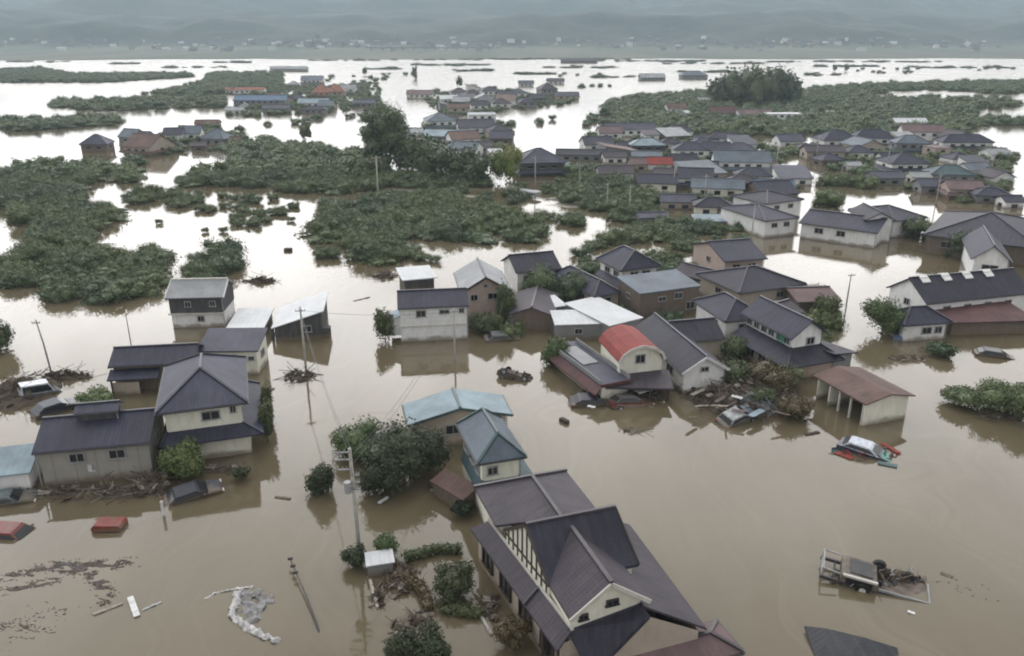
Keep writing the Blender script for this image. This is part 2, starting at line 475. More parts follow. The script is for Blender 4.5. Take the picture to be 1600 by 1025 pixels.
def win_mesh(w_, h_, lo=False, frame='alu'):
    k = (round(w_, 1), round(h_, 1), lo, frame)
    if k in WIN: return WIN[k]
    w_, h_ = k[0], k[1]
    f = MB(); t = .07
    if lo:
        f.box((0, -.03, 0), (w_, .06, h_), 1); f.box((0, -.045, -h_/2), (w_ + .1, .1, .08), 0); f.box((0, -.045, h_/2), (w_ + .1, .1, .06), 0)
    else:
        f.box((0, -.05, h_/2 - t/2), (w_, .14, t), 0); f.box((0, -.06, -h_/2 + t/2), (w_ + .12, .17, t), 0)
        f.box((-w_/2 + t/2, -.05, 0), (t, .14, h_ - 2*t), 0); f.box((w_/2 - t/2, -.05, 0), (t, .14, h_ - 2*t), 0)
        f.box((0, -.045, 0), (.05, .1, h_ - 2*t), 0)
    o = f.build('window', [M[frame], M['glass']]); me = o.data; bpy.data.objects.remove(o)
    pm = None
    if not lo:
        p = MB(); p.box((0, -.012, 0), (w_ - 2*t, .03, h_ - 2*t)); q = p.build('pane', M['glass']); pm = q.data; bpy.data.objects.remove(q)
    WIN[k] = (me, pm)
    return WIN[k]
def add_win(parent, rect, side, u, z, w_, h_, lo=False, frame='alu'):
    """window on side f/r/b/l of the wall rectangle, u = -1..1 along it seen from outside"""
    a0, a1, b0, b1 = rect; cx, cy = (a0 + a1) / 2, (b0 + b1) / 2; hx, hy = (a1 - a0) / 2, (b1 - b0) / 2
    loc, r = {'f': ((cx + u * hx, b0 - .004, z), 0), 'b': ((cx - u * hx, b1 + .004, z), math.pi),
              'r': ((a1 + .004, cy + u * hy, z), math.pi / 2), 'l': ((a0 - .004, cy - u * hy, z), -math.pi / 2)}[side]
    me, pm = win_mesh(w_, h_, lo, frame)
    o = link('window', me, parent, loc, (0, 0, r))
    if pm: link('pane', pm, o)
    return o
def mass(parent, x0, x1, y0, y1, ze, rise, kind='gable', axis='x', ov=.45, wall='w_white', roof='tile_dark', ridge='ridge_dark',
         wins=(), zb=-2.4, t=.14, lo=False, hipk=1.0, frame='alu', wname='wall', rname='roof'):
    p, rd = roof_polys(kind, x0, x1, y0, y1, ze, rise, axis, hipk)
    if wall: add_walls(parent, kind, x0, x1, y0, y1, ze, rise, axis, ov, M[wall], t, zb, wname)
    r = add_roof(parent, p, rd, M[roof], M[ridge] if ridge else None, t, rname)
    rect = (x0 + ov, x1 - ov, y0 + ov, y1 - ov)
    for (s, u, z, w_, h_) in wins: add_win(parent, rect, s, u, z, w_, h_, lo, frame)
    if not lo and kind in ('gable', 'hip') and wall:
        def gut(a_, b_):
            g = MB(); g.bar(a_, b_, .1, .1); g.build('gutter', M['trim_dark'], r)
        if kind == 'hip' or axis == 'x':
            for y, sgn in ((y0, -1), (y1, 1)): gut((x0, y + sgn * .06, ze - .1), (x1, y + sgn * .06, ze - .1))
        if kind == 'hip' or axis == 'y':
            for x, sgn in ((x0, -1), (x1, 1)): gut((x + sgn * .06, y0, ze - .1), (x + sgn * .06, y1, ze - .1))
        d_ = MB(); d_.tube([(x1 - ov + .07, y0 + ov - .07, ze - .2), (x1 - ov + .07, y0 + ov - .07, -1.5 if zb < 0 else zb)], .045, 8); d_.build('drainpipe', M['metal'], parent)
    return rect
def skirt(parent, inner, ext, zl, zh, roof='tile_dark', ridge='ridge_dark', t=.12, name='lower_roof'):
    """lean-to roof ring round the wall rectangle; ext = (front, right, back, left) widths, 0 = none"""
    a0, a1, b0, b1 = inner; f, r, k, l = ext
    A, B, C_, D = (a0, b0, zh), (a1, b0, zh), (a1, b1, zh), (a0, b1, zh)
    A2, B2, C2, D2 = (a0 - l, b0 - f, zl), (a1 + r, b0 - f, zl), (a1 + r, b1 + k, zl), (a0 - l, b1 + k, zl)
    polys = []; hips = []
    if f: polys.append([A2, B2, B, A])
    if r: polys.append([B2, C2, C_, B])
    if k: polys.append([C2, D2, D, C_])
    if l: polys.append([D2, A2, A, D])
    if f and r: hips.append((B2, B))
    if r and k: hips.append((C2, C_))
    if k and l: hips.append((D2, D))
    if l and f: hips.append((A2, A))
    o = add_roof(parent, polys, [], M[roof], None, t, name)
    for p, q in hips:
        c = MB(); c.bar(Vector(p) + Vector((0, 0, .05)), Vector(q) + Vector((0, 0, .05)), .16, .16); c.build('ridge_cap', M[ridge], o)
    return o
def bars(parent, name, mat, items):
    for a_, b_, w_, h_ in items:
        q = MB(); q.bar(a_, b_, w_, h_); q.build(name, M[mat], parent)
def fit(a, b, c, z, ang=None):
    """oriented rectangle through three eave corners of the photo at height z: a front left, b front right, c back left (or back right)"""
    A, B, C_ = at(*a, z), at(*b, z), at(*c, z)
    d1 = (B - A); a1 = math.atan2(d1.y, d1.x)
    K = A if (C_ - A).length < (C_ - B).length else B
    d2 = C_ - K; a2 = math.atan2(d2.y, d2.x) - math.pi / 2
    if ang is None:
        while a2 - a1 > math.pi: a2 -= 2 * math.pi
        while a2 - a1 < -math.pi: a2 += 2 * math.pi
        g = (a1 * d1.length + a2 * d2.length) / (d1.length + d2.length)
    else: g = R(ang)
    ex = Vector((math.cos(g), math.sin(g), 0)); ey = Vector((-ex.y, ex.x, 0))
    L = d1.length; W = abs(d2.dot(ey))
    mid = (A + B) / 2 + ey * W / 2
    return mid.x, mid.y, g, L, W
def fhouse(name, label, cat, a, b, c, z, group=None, ang=None):
    x, y, g, L, W = fit(a, b, c, z, ang)
    return thing(name, label, cat, (x, y, 0), g, group), L, W
def frect(L, W): return -L/2, L/2, -W/2, W/2
# ================================================================ the houses nearest the camera, one by one
# --- A grey workshop, roof monitor on its ridge
x, y, g, L, W = fit((49, 708), (234, 691), (49, 690), 3.0, 11); W = 6.4
A0 = at(49, 708, 3.0); ex = Vector((math.cos(g), math.sin(g), 0)); ey = Vector((-ex.y, ex.x, 0))
def front(a, b, W, z, ang=None):
    A, B = at(*a, z), at(*b, z); d = B - A
    g = math.atan2(d.y, d.x) if ang is None else R(ang)
    m = (A + B) / 2 + Vector((-math.sin(g), math.cos(g), 0)) * W / 2
    return m.x, m.y, g, d.length, W
x, y, g, L, W = front((49, 708), (234, 691), 6.4, 3.0)
t = thing('workshop', 'grey concrete workshop with dark blue roof and a small raised roof on its ridge', 'workshop', (x, y, 0), g)
mass(t, *frect(L, W), 3.0, 1.25, 'gable', 'x', .3, 'w_conc', 'tile_dark', 'ridge_dark',
     [('f', -.32, 2.15, 1.1, .85), ('f', .42, 2.15, 1.2, .85), ('r', 0, 1.9, 1.2, .9), ('l', 0, 1.9, 1.2, .9)])
mass(t, -1.6, 1.6, -.8, .9, 4.75, .4, 'gable', 'x', .25, 'w_dark', 'tile_grey', 'ridge_dark', zb=3.4, wname='roof_monitor_wall', rname='roof_monitor')
b = MB(); b.box((-.45, -W/2 + .22, 1.2), (.28, .12, .5)); b.box((-.3, -W/2 + .2, .95), (.4, .1, .12)); b.build('torn_vent', M['white'], t)
d = MB(); d.tube([(-L/2 + .12, -W/2 + .22, -1), (-L/2 + .12, -W/2 + .22, 2.9)], .06); d.build('drainpipe', M['metal'], t)
# --- B pale blue shed at the left edge
x, y, g, L, W = front((-40, 748), (47, 738), 3.4, 1.7)
t = thing('shed', 'low shed with pale blue metal roof and white wall beside the grey workshop', 'shed', (x, y, 0), g)
mass(t, *frect(L, W), 1.7, .7, 'shed', 'x', .25, 'w_white', 'sheet_lblue', None)
# --- C cream two-storey house
x, y, g, L, W = fit((244, 643), (386, 632), (242, 571), 4.7)
t = thing('house', 'two storey cream house with big grey hipped tile roof and dark lower roof', 'house', (x, y, 0), g)
r_ = mass(t, *frect(L, W), 4.7, 2.0, 'hip', 'y', .55, 'w_cream', 'tile_grey', 'ridge_dark',
     [('f', .18, 3.75, 1.35, .8), ('f', .78, 4.05, .5, .7), ('r', -.3, 3.7, 1.2, .9), ('l', .2, 3.7, 1.4, .9), ('l', -.5, 3.7, 1.2, .9)], zb=1.5, wname='upper_wall')
a0, a1, b0, b1 = r_
add_walls(t, 'flat', a0 - .5, a1 + .9, b0 - .6, b1 + .3, 2.3, 0, 'x', .5, M['w_cream'], name='lower_wall')
skirt(t, r_, (1.0, 1.5, .5, .5), 2.0, 2.75)
x, y, g, L, W = fit((386, 636), (416, 655), (402, 575), 3.1)
# --- D low dark annex behind
x, y, g, L, W = front((168, 573), (304, 566), 4.6, 2.7)
t = thing('outbuilding', 'long low outbuilding with dark blue two step roof behind the cream house', 'outbuilding', (x, y, 0), g)
r_ = mass(t, *frect(L, W), 2.7, 1.0, 'gable', 'x', .35, 'w_brown', 'tile_dark', 'ridge_dark', [('l', 0, 1.9, 1.0, .7)])
a0, a1, b0, b1 = r_
add_roof(t, [[(a0 - .3, b0 - 1.3, 1.7), (a0 + 4.2, b0 - 1.3, 1.7), (a0 + 4.2, b0, 2.25), (a0 - .3, b0, 2.25)]], [], M['tile_dark'], None, .12, 'lower_roof')
b = MB(); b.box((a0 + 1.2, b0 - 1.0, -.3), (2.4, .12, 3.2)); b.build('porch_wall', M['w_beige'], t)
for q in (0, 4.0): b = MB(); b.box((a0 + q, b0 - 1.1, -.4), (.14, .14, 4.0)); b.build('porch_post', M['timber'], t)
# --- E small cream house with grey roof
x, y, g, L, W = front((306, 549), (403, 548), 4.2, 2.6)
t = thing('house', 'small cream house with plain grey roof behind the two storey cream house', 'house', (x, y, 0), g)
mass(t, *frect(L, W), 2.6, .9, 'shed', 'x', .25, 'w_cream', 'tile_grey', None, [('f', .0, 1.55, 1.7, 1.2), ('f', .8, 1.7, .6, .5), ('r', 0, 1.6, 1.0, .8)])
# --- E2 white flat roof
x, y, g, L, W = fit((352, 514), (408, 517), (362, 483), 1.4)
t = thing('shed', 'open shed with white flat sheet roof behind the small cream house', 'shed', (x, y, 0), g)
mass(t, *frect(L, W), 1.3, .35, 'shed', 'x', .3, 'w_grey', 'sheet_white', None)
# --- F barn: dark upper wall over a white lower wall
x, y, g, L, W = front((258, 466), (348, 464), 5.6, 3.7)
t = thing('barn', 'two storey barn with pale grey roof, dark upper wall and white lower wall', 'barn', (x, y, 0), g)
r_ = mass(t, *frect(L, W), 3.7, 1.35, 'gable', 'x', .3, 'w_white', 'sheet_lgrey', 'trim', [('f', .12, 1.05, .8, .7)])
a0, a1, b0, b1 = r_
add_walls(t, 'gable', *frect(L, W), 3.69, 1.32, 'x', .24, M['w_dark'], zb=1.75, name='upper_wall')
for u in (-.3, .65): add_win(t, (a0, a1, b0 - .07, b1), 'f', u, 2.85, .7, .7)
b = MB(); b.box(((a0 + a1) / 2, b0 - .14, 1.72), (a1 - a0 + .5, .4, .12)); b.build('ledge', M['trim'], t)
bars(t, 'bargeboard', 'white', [((s_ * (L/2 + .05), -W/2, 3.62), (s_ * (L/2 + .05), 0, 4.98), .12, .22) for s_ in (-1, 1)])
# --- G pale shed with a steep single slope
P0, P1 = at(430, 532), at(506, 528); d_ = P1 - P0; g = R(8); L = d_.length + .5; W = 7.6
m_ = (P0 + P1) / 2 + Vector((-math.sin(g), math.cos(g), 0)) * (W / 2 - .3)
t = thing('shed', 'dark boarded shed with steep white single slope roof standing alone in the water', 'shed', (m_.x, m_.y, 0), g)
mass(t, *frect(L, W), 1.55, 1.75, 'shed', 'y', .3, 'w_dark', 'sheet_white', None, [('f', .35, 1.2, 1.0, .8)], t=.1)
b = MB(); b.box((-L/2 + .05, -W/2 + .5, .0), (.3, .3, 3)); b.build('corner_post', M['trim_dark'], t)
b = MB(); b.box((L/2 + .1, -W/2 + .9, -.2), (.8, 1.0, 2.6)); b.build('side_locker', M['w_dark'], t)
# --- H white two-storey house
x, y, g, L, W = front((621, 482), (733, 477), 5.4, 4.0)
t = thing('house', 'white boxy two storey house with narrow dark blue roof standing in brown water', 'house', (x, y, 0), g)
r_ = mass(t, *frect(L, W), 4.0, 1.1, 'gable', 'x', .25, 'w_siding', 'tile_dark', 'ridge_dark',
     [('f', -.38, 3.2, 1.1, .8), ('f', .32, 3.3, 1.1, .5), ('f', .84, 3.35, .6, .6), ('l', .2, 3.2, .8, .7), ('r', 0, 3.2, .8, .7)])
a0, a1, b0, b1 = r_
b = MB(); b.box((0, b0 - .05, 1.75), (a1 - a0, .1, .14)); b.build('belt_course', M['trim'], t)
mass(t, a0 - 1.2, a0 + .2, b0 + .4, b0 + 3.0, 2.5, .5, 'shed', 'y', .12, 'w_siding', 'sheet_lblue', None, wname='porch_wall', rname='porch_roof', zb=.6)
# --- I beige gabled house
x, y, g, L, W = fit((724, 452), (794, 456), (690, 425), 3.5, 9)
t = thing('house', 'beige gabled house with pale grey roof behind the white boxy house', 'house', (x, y, 0), g)
r_ = mass(t, *frect(L + .6, W + 1), 3.5, 1.75, 'gable', 'y', .5, 'w_pink', 'sheet_lgrey', 'ridge_dark', [('f', -.55, 2.7, .9, .75), ('f', .35, 2.8, 1.3, .75), ('f', 0, 4.1, .5, .5)])
b = MB(); h_ = (L + .6) / 2; yy = -(W + 1) / 2 - .04
bars(t, 'bargeboard', 'timber', [((s_ * h_, yy, 3.42), (0, yy, 5.2), .1, .26) for s_ in (-1, 1)])
x, y, g, L, W = fit((800, 487), (862, 497), (790, 452), 2.0)
t = thing('shed', 'long low shed with brownish grey roof joining the beige gabled house and white sheet roofs', 'shed', (x, y, 0), g)
mass(t, *frect(L, W), 2.0, .9, 'gable', 'y', .3, 'w_brown', 'tile_mauve', 'ridge_mauve')
x, y, g, L, W = fit((628, 437), (684, 434), (612, 420), 1.7)
t = thing('shed', 'small open shed with white flat roof behind the beige gabled house', 'shed', (x, y, 0), g)
mass(t, *frect(L, W), 1.7, .2, 'shed', 'x', .4, 'w_dark', 'sheet_white', None)
# --- J
x, y, g, L, W = front((806, 426), (878, 419), 6.2, 3.3)
t = thing('house', 'small white walled house with plain dark blue roof behind the dark garden trees', 'house', (x, y, 0), g)
mass(t, *frect(L, W), 3.3, 1.5, 'gable', 'x', .35, 'w_white', 'tile_black', 'ridge_dark', [('f', -.5, 2.3, 1.2, .8), ('f', .4, 2.3, 1.2, .8)])
# --- K, K2
x, y, g, L, W = fit((972, 424), (1032, 414), (938, 404), 3.6)
t = thing('house', 'white walled house with broad blue grey hipped roof beside the brown clad house', 'house', (x, y, 0), g)
r_ = mass(t, *frect(L, W), 3.6, 1.9, 'hip', 'y', .5, 'w_white', 'tile_dark', 'ridge_grey', [('f', -.3, 2.7, 1.2, .8), ('f', .4, 2.7, 1.2, .8), ('l', .5, 2.7, 1.2, .8), ('l', -.3, 2.7, 1.2, .8)], hipk=.6)
skirt(t, r_, (1.1, 1.0, 0, .9), 1.6, 2.2)
x, y, g, L, W = fit((930, 464), (968, 456), (902, 421), 2.5)
t = thing('house', 'low dark tiled wing house left of the white house with blue grey hipped roof', 'house', (x, y, 0), g)
mass(t, *frect(L, W), 2.5, 1.3, 'hip', 'y', .45, 'w_pink', 'tile_dark', 'ridge_dark', [('f', 0, 1.5, 1.6, 1.0), ('l', .4, 1.5, 1.4, .9), ('l', -.4, 1.5, 1.4, .9)])
# --- L brown clad house
x, y, g, L, W = fit((1002, 460), (1089, 443), (982, 440), 3.4)
t = thing('house', 'brown clad boxy house with flat looking blue grey sheet roof', 'house', (x, y, 0), g)
mass(t, *frect(L, W + .6), 3.4, .55, 'shed', 'x', .25, 'w_brown', 'tile_blue', None, [('f', -.25, 2.3, 1.1, .6), ('f', .3, 2.45, 1.2, .8), ('f', .75, 1.0, 1.3, 1.0), ('l', 0, 2.3, 1.0, .7)])
# --- M white sheet roofs
for (a, b_, c_, z, lab) in (((867, 508), (942, 505), (861, 489), 1.9, 'wide shed with corrugated white sheet roof in front of the dark trees'),
                          ((950, 508), (1008, 497), (929, 468), 2.1, 'narrow shed with white sheet roof beside the brown clad house'),
                          ((860, 482), (885, 476), (846, 468), 2.0, 'tiny hut with white roof under the dark garden trees')):
    x, y, g, L, W = fit(a, b_, c_, z)
    t = thing('shed', lab, 'shed', (x, y, 0), g)
    mass(t, *frect(L, W), z, .3, 'shed', 'x', .2, 'w_grey', 'sheet_white', None, [('f', 0, 1.0, .9, .7)], t=.08)
# --- N house with the red barrel roof
x, y, g, L, W = fit((968, 563), (1040, 557), (934, 528), 3.3)
t = thing('house', 'house with bright red curved roof, arched cream gable and flat grey terrace', 'house', (x, y, 0), g)
hx = L / 2; arc = [(-hx, 3.1), (-hx * .86, 3.75), (-hx * .52, 4.3), (0, 4.6), (hx * .52, 4.3), (hx * .86, 3.75), (hx, 3.1)]
y0, y1 = -W / 2, W / 2
add_roof(t, [[(p[0], y0, p[1]), (q[0], y0, q[1]), (q[0], y1, q[1]), (p[0], y1, p[1])] for p, q in zip(arc, arc[1:])], [], M['tile_red'], None, .14)
b = MB(); s_ = .93
for yy, fl in ((y0 + .35, 0), (y1 - .35, 1)):
    pts = [(p[0] * s_, yy, p[1] - .2) for p in arc]; q = [(-hx * s_, yy, -2.4), (hx * s_, yy, -2.4)] + pts[::-1]
    b.poly(q[::-1] if fl else q)
b.poly([(-hx * s_, y1 - .35, -2.4), (-hx * s_, y0 + .35, -2.4), (-hx * s_, y0 + .35, 2.9), (-hx * s_, y1 - .35, 2.9)])
b.poly([(hx * s_, y0 + .35, -2.4), (hx * s_, y1 - .35, -2.4), (hx * s_, y1 - .35, 2.9), (hx * s_, y0 + .35, 2.9)])
b.build('wall', M['w_cream'], t)
b = MB()
for p, q in zip(arc, arc[1:]): b.bar((p[0], y0 - .05, p[1] - .08), (q[0], y0 - .05, q[1] - .08), .08, .26)
b.build('bargeboard', M['trim'], t)
add_win(t, (-hx * s_, hx * s_, y0 + .35, y1), 'f', -.05, 3.15, 1.0, .9)
tx, ty, tg, tl, tw = fit((938, 602), (988, 594), (898, 533), 1.85)
t2 = thing('terrace', 'flat grey roof terrace with dark red edge beside the red curved roof', 'terrace', (tx, ty, 0), tg)
mass(t2, *frect(tl, tw), 1.85, 0, 'flat', 'x', .2, 'w_cream', 'tile_grey', None, [('l', -.4, 1.1, 1.2, .8), ('l', .4, 1.1, 1.2, .8)])
add_roof(t2, [[(-tl/2 - .75, -tw/2 - .3, 1.15), (-tl/2 + .05, -tw/2 - .1, 1.75), (-tl/2 + .05, tw/2, 1.75), (-tl/2 - .75, tw/2, 1.15)]], [], M['tile_maroon'], None, .1, 'red_lean_to')
b = MB(); b.bar((-tl/2, -tw/2 - .05, 1.8), (tl/2, -tw/2 - .05, 1.8), .12, .3); b.build('fascia', M['tile_maroon'], t2)
b = MB(); b.box((0, tw * .15, 1.9), (tl * .5, tw * .42, .08)); b.build('skylight', M['sheet_lgrey'], t2)
for s_ in (-1, 1): b = MB(); b.bar((s_ * tl * .47, -tw * .48, 2.05), (s_ * tl * .47, tw * .48, 2.05), .1, .4); b.build('parapet', M['w_grey'], t2)
cx_, cy_, cg, cl_, cw = fit((940, 612), (1048, 600), (968, 588), 1.5)
t3 = thing('canopy', 'muddy grey entrance canopy in front of the arched cream gable', 'canopy', (cx_, cy_, 0), cg)
mass(t3, *frect(cl_, cw), 1.5, .3, 'shed', 'x', .6, None, 'tile_mauve', None, t=.18)
for q in (-.42, -.1, .2, .44): b = MB(); b.box((cl_ * q, -cw * .35, -.5), (.16, .16, 3.9)); b.build('post', M['timber'], t3)
b = MB(); b.box((0, cw * .4, -.6), (cl_ * .9, .12, 4.0)); b.build('back_wall', M['w_dark'], t3)
# --- O dark roof with a white gable
x, y, g, L, W = fit((1068, 586), (1138, 576), (996, 513), 2.2)
t = thing('house', 'dark tiled house whose front gable is white, right of the red curved roof', 'house', (x, y, 0), g)
r_ = mass(t, *frect(L, W), 2.2, 1.5, 'gable', 'y', .35, 'w_white', 'tile_black', 'ridge_dark', [('f', 0, 2.35, .8, .5), ('l', .5, 1.3, 1.4, .9), ('l', -.2, 1.3, 1.4, .9)])
bars(t, 'bargeboard', 'white', [((s_ * L/2, -W/2 - .05, 2.15), (0, -W/2 - .05, 3.65), .1, .25) for s_ in (-1, 1)])
mass(t, L * .1, L/2 + 3.4, W * .08, W/2, 2.3, 1.3, 'gable', 'x', .35, 'w_beige', 'tile_black', 'ridge_dark', [('r', 0, 1.5, 1.2, .8)], wname='wing_wall', rname='wing_roof')
# --- P long dark house, white plaster band between its roofs
x, y, g, L, W = fit((1240, 531), (1293, 520), (1165, 489), 3.9)
t = thing('house', 'long dark tiled house with torn white plaster band between its upper and lower roofs', 'house', (x, y, 0), g)
r_ = mass(t, *frect(L, W), 3.9, 1.6, 'gable', 'y', .5, 'w_white', 'tile_dark', 'ridge_grey', [('f', .25, 3.2, 1.0, .8)], wname='upper_wall', zb=1.4)
a0, a1, b0, b1 = r_
skirt(t, r_, (2.4, 1.2, 0, 2.3), 1.75, 2.7, 'tile_black')
add_walls(t, 'flat', a0 - 1.9, a1 + .9, b0 - 2.0, b1, 2.2, 0, 'x', .35, M['w_pink'], name='lower_wall')
for k in range(6):
    add_win(t, r_, 'l', -.85 + .33 * k, 3.25, .9, .75)
b = MB(); b.box((a0 - .06, b0 + 1.6, 3.2), (.12, 1.2, .9)); b.build('green_sheet', paint('green_tarpaulin', (.02, .16, .09)), t)
for k in range(4): add_win(t, (a0 - 1.55, a1, b0 - 1.65, b1), 'l', -.7 + .42 * k, 1.0, 1.3, 1.1)
# neighbours of P
for (a, b_, c_, z, rise, kind, ax, wl, rf, lab, wn) in (
    ((1137, 505), (1196, 494), (1098, 470), 3.0, 1.5, 'hip', 'y', 'w_white', 'tile_dark', 'dark grey hipped house behind the long dark house with white band', [('f', 0, 2.0, 1.4, .9), ('l', .3, 2.0, 1.2, .8)]),
    ((1165, 462), (1250, 440), (1118, 428), 2.7, 1.6, 'hip', 'x', 'w_beige', 'tile_black', 'broad black hipped roof house with low walls near the pinkish roof', [('f', .3, 1.7, 1.2, .8), ('l', 0, 1.7, 1.2, .8)]),
    ((1135, 410), (1196, 402), (1092, 381), 3.2, 1.5, 'gable', 'x', 'w_pink', 'tile_dark', 'dark blue roofed house with pinkish walls at the back of the right hand group', [('f', -.4, 2.2, 1.2, .8), ('f', .4, 2.2, 1.2, .8), ('l', 0, 2.2, 1.0, .8)]),
    ((1250, 474), (1312, 467), (1226, 448), 2.0, .7, 'gable', 'x', 'w_brown', 'tile_pink', 'low shed with dusty pink roof next to the leaning pole', []),
    ((1214, 497), (1262, 488), (1204, 474), 3.2, .8, 'gable', 'x', 'w_brown', 'tile_mauve', 'small mauve roofed annex squeezed behind the long dark house', []),
    ((1100, 438), (1140, 430), (1080, 418), 2.0, .9, 'gable', 'y', 'w_grey', 'tile_mauve', 'low grey shed between the brown clad house and dark hipped roofs', []),
    ((1300, 562), (1345, 552), (1262, 527), 1.7, .7, 'shed', '-y', 'w_grey', 'tile_black', 'narrow lean-to with black roof along the right side of the long dark house', [])):
    x, y, g, L, W = fit(a, b_, c_, z)
    t = thing('house' if 'house' in lab.split(' ')[:6] or 'house' in lab[:34] else 'shed', lab, 'house' if 'house' in lab[:34] else 'shed', (x, y, 0), g)
    mass(t, *frect(L, W), z, rise, kind, ax, .4, wl, rf, 'ridge_dark', wn)
# --- Q garage with open bays
x, y, g, L, W = fit((1355, 633), (1429, 617), (1275, 586), 2.3)
t = thing('garage', 'garage with rusty brown roof, cream end wall and open dark bays', 'garage', (x, y, 0), g)
p, rd = roof_polys('gable', *frect(L, W), 2.3, .55, 'y')
ro = add_roof(t, p, rd, M['tile_brown'], None, .12)
b = MB(); o_ = .35; x0, x1, y0, y1 = -L/2 + o_, L/2 - o_, -W/2 + o_, W/2 - o_
def gw(yy, th=.14):
    z1 = 2.17 + .55 * o_ / (L/2); q = [(x0, z1), (0, 2.7), (x1, z1)]
    vs = [(x0, yy, -2.4), (x1, yy, -2.4), (x1, yy, z1), (0, yy, 2.7), (x0, yy, z1)]
    vs2 = [(v[0], v[1] + th, v[2]) for v in vs]
    b.mesh(vs + vs2, [(0,1,2,3,4), (9,8,7,6,5), (0,5,6,1), (1,6,7,2), (2,7,8,3), (3,8,9,4), (4,9,5,0)])
gw(y0); gw(y1 - .14); gw(y0 + (y1 - y0) * .72)
b.box((x1 - .07, (y0 + y1) / 2, -.1), (.14, y1 - y0 - .3, 4.6))
b.build('wall', M['w_cream'], t)
b = MB(); b.bar((x0 + .06, y0 + .15, 2.12), (x0 + .06, y1 - .15, 2.12), .12, .3); b.build('lintel', M['trim'], t)
for k in (.02, .27, .5): b = MB(); b.box((x0 + .08, y0 + .15 + (y1 - y0) * k, -.2), (.16, .16, 4.3)); b.build('post', M['trim'], t)
# --- R storehouse with four white vents
x, y, g, L, W = fit((1452, 476), (1610, 456), (1397, 449), 3.0)
t = thing('storehouse', 'long storehouse with white gable and black roof carrying four white ridge vents', 'storehouse', (x, y, 0), g)
mass(t, *frect(L, W), 3.0, 2.1, 'gable', 'x', .3, 'w_white', 'tile_black', 'ridge_dark', [('l', 0, 2.2, .9, .8), ('f', -.6, 2.0, 1.0, .7), ('f', -.2, 2.0, 1.0, .7), ('f', .2, 2.0, 1.0, .7), ('f', .6, 2.0, 1.0, .7)])
for k in range(4):
    b = MB(); xx = -L/2 + L * (.12 + .2 * k)
    v, f = thick([[(xx - .55, -.9, 4.75), (xx + .55, -.9, 4.75), (xx + .55, 0, 5.35), (xx - .55, 0, 5.35)], [(xx - .55, 0, 5.35), (xx + .55, 0, 5.35), (xx + .55, .9, 4.75), (xx - .55, .9, 4.75)]], .12)
    b.mesh(v, f); b.box((xx, 0, 4.85), (.9, .9, .7)); b.build('ridge_vent', M['w_white'], t)
# --- S small hip roofed house
x, y, g, L, W = fit((1417, 511), (1484, 501), (1393, 491), 2.1)
t = thing('house', 'small white house with hipped dark blue roof next to the round green tree', 'house', (x, y, 0), g)
r_ = mass(t, *frect(L, W), 2.1, 1.3, 'hip', 'x', .45, 'w_white', 'tile_dark', 'ridge_dark', [('f', .1, 1.15, 1.2, .8), ('f', .65, 1.15, .9, .8), ('l', .2, 1.0, 1.6, 1.4)])
b = MB(); b.box((r_[0] - .3, r_[2] + .3, -.4), (.5, .9, 2.0)); b.build('blue_tarpaulin', paint('blue_tarpaulin', (.10, .18, .32)), t)
# --- T maroon roof
x, y, g, L, W = fit((1496, 509), (1612, 496), (1478, 484), 1.7)
t = thing('shed', 'open shed with maroon sheet roof in front of the long storehouse', 'shed', (x, y, 0), g)
mass(t, *frect(L, W), 1.7, .5, 'shed', 'x', .5, 'w_brown', 'tile_maroon', None)
# --- U, V, W
for (a, b_, c_, z, rise, kind, ax, wl, rf, nm, lab, wn) in (
    ((1252, 346), (1368, 366), (1262, 328), 2.6, 1.4, 'gable', 'x', 'w_white', 'tile_dark', 'house', 'long low house with dark blue gabled roof left of the small white storehouse', [('f', -.5, 1.6, 1.4, .9), ('f', .1, 1.6, 1.4, .9)]),
    ((1361, 346), (1392, 341), (1384, 326), 3.8, 1.2, 'gable', 'y', 'w_white', 'tile_black', 'storehouse', 'small tall white storehouse with one dark window and black roof', [('f', .1, 3.0, .8, .8)]),
    ((1396, 345), (1450, 340), (1375, 322), 3.0, 1.4, 'hip', 'x', 'w_white', 'tile_dark', 'house', 'dark hipped house joined to the small tall white storehouse', [('f', 0, 2.0, 1.2, .9)]),
    ((1446, 364), (1625, 392), (1455, 326), 3.0, 2.6, 'hip', 'x', 'w_brown', 'tile_black', 'house', 'very large farmhouse with broad dark roof at the right edge behind garden trees', [('f', -.6, 1.8, 1.6, 1.0), ('f', -.2, 1.8, 1.6, 1.0), ('f', .2, 1.8, 1.6, 1.0)]),
    ((1518, 404), (1582, 410), (1560, 376), 3.4, 2.0, 'gable', 'y', 'w_white', 'tile_dark', 'storehouse', 'white gabled storehouse with arched dark doorway near the right edge', [('f', 0, 1.8, 2.0, 1.8)]),
    ((1195, 345), (1250, 340), (1172, 318), 3.0, 1.3, 'hip', 'x', 'w_white', 'tile_dark', 'house', 'dark blue hipped house with long white front wall in the town behind', [('f', -.4, 2.0, 1.2, .8), ('f', .4, 2.0, 1.2, .8)]),
    ((1195, 318), (1260, 312), (1195, 300), 3.4, 1.3, 'hip', 'x', 'w_white', 'tile_black', 'house', 'black hipped house with white upper wall right of the dark blue row', [('f', -.4, 2.4, 1.2, .8), ('f', .4, 2.4, 1.2, .8)])):
    x, y, g, L, W = fit(a, b_, c_, z)
    t = thing(nm, lab, nm, (x, y, 0), g)
    mass(t, *frect(L, max(W, 5)), z, rise, kind, ax, .4, wl, rf, 'ridge_dark', wn)
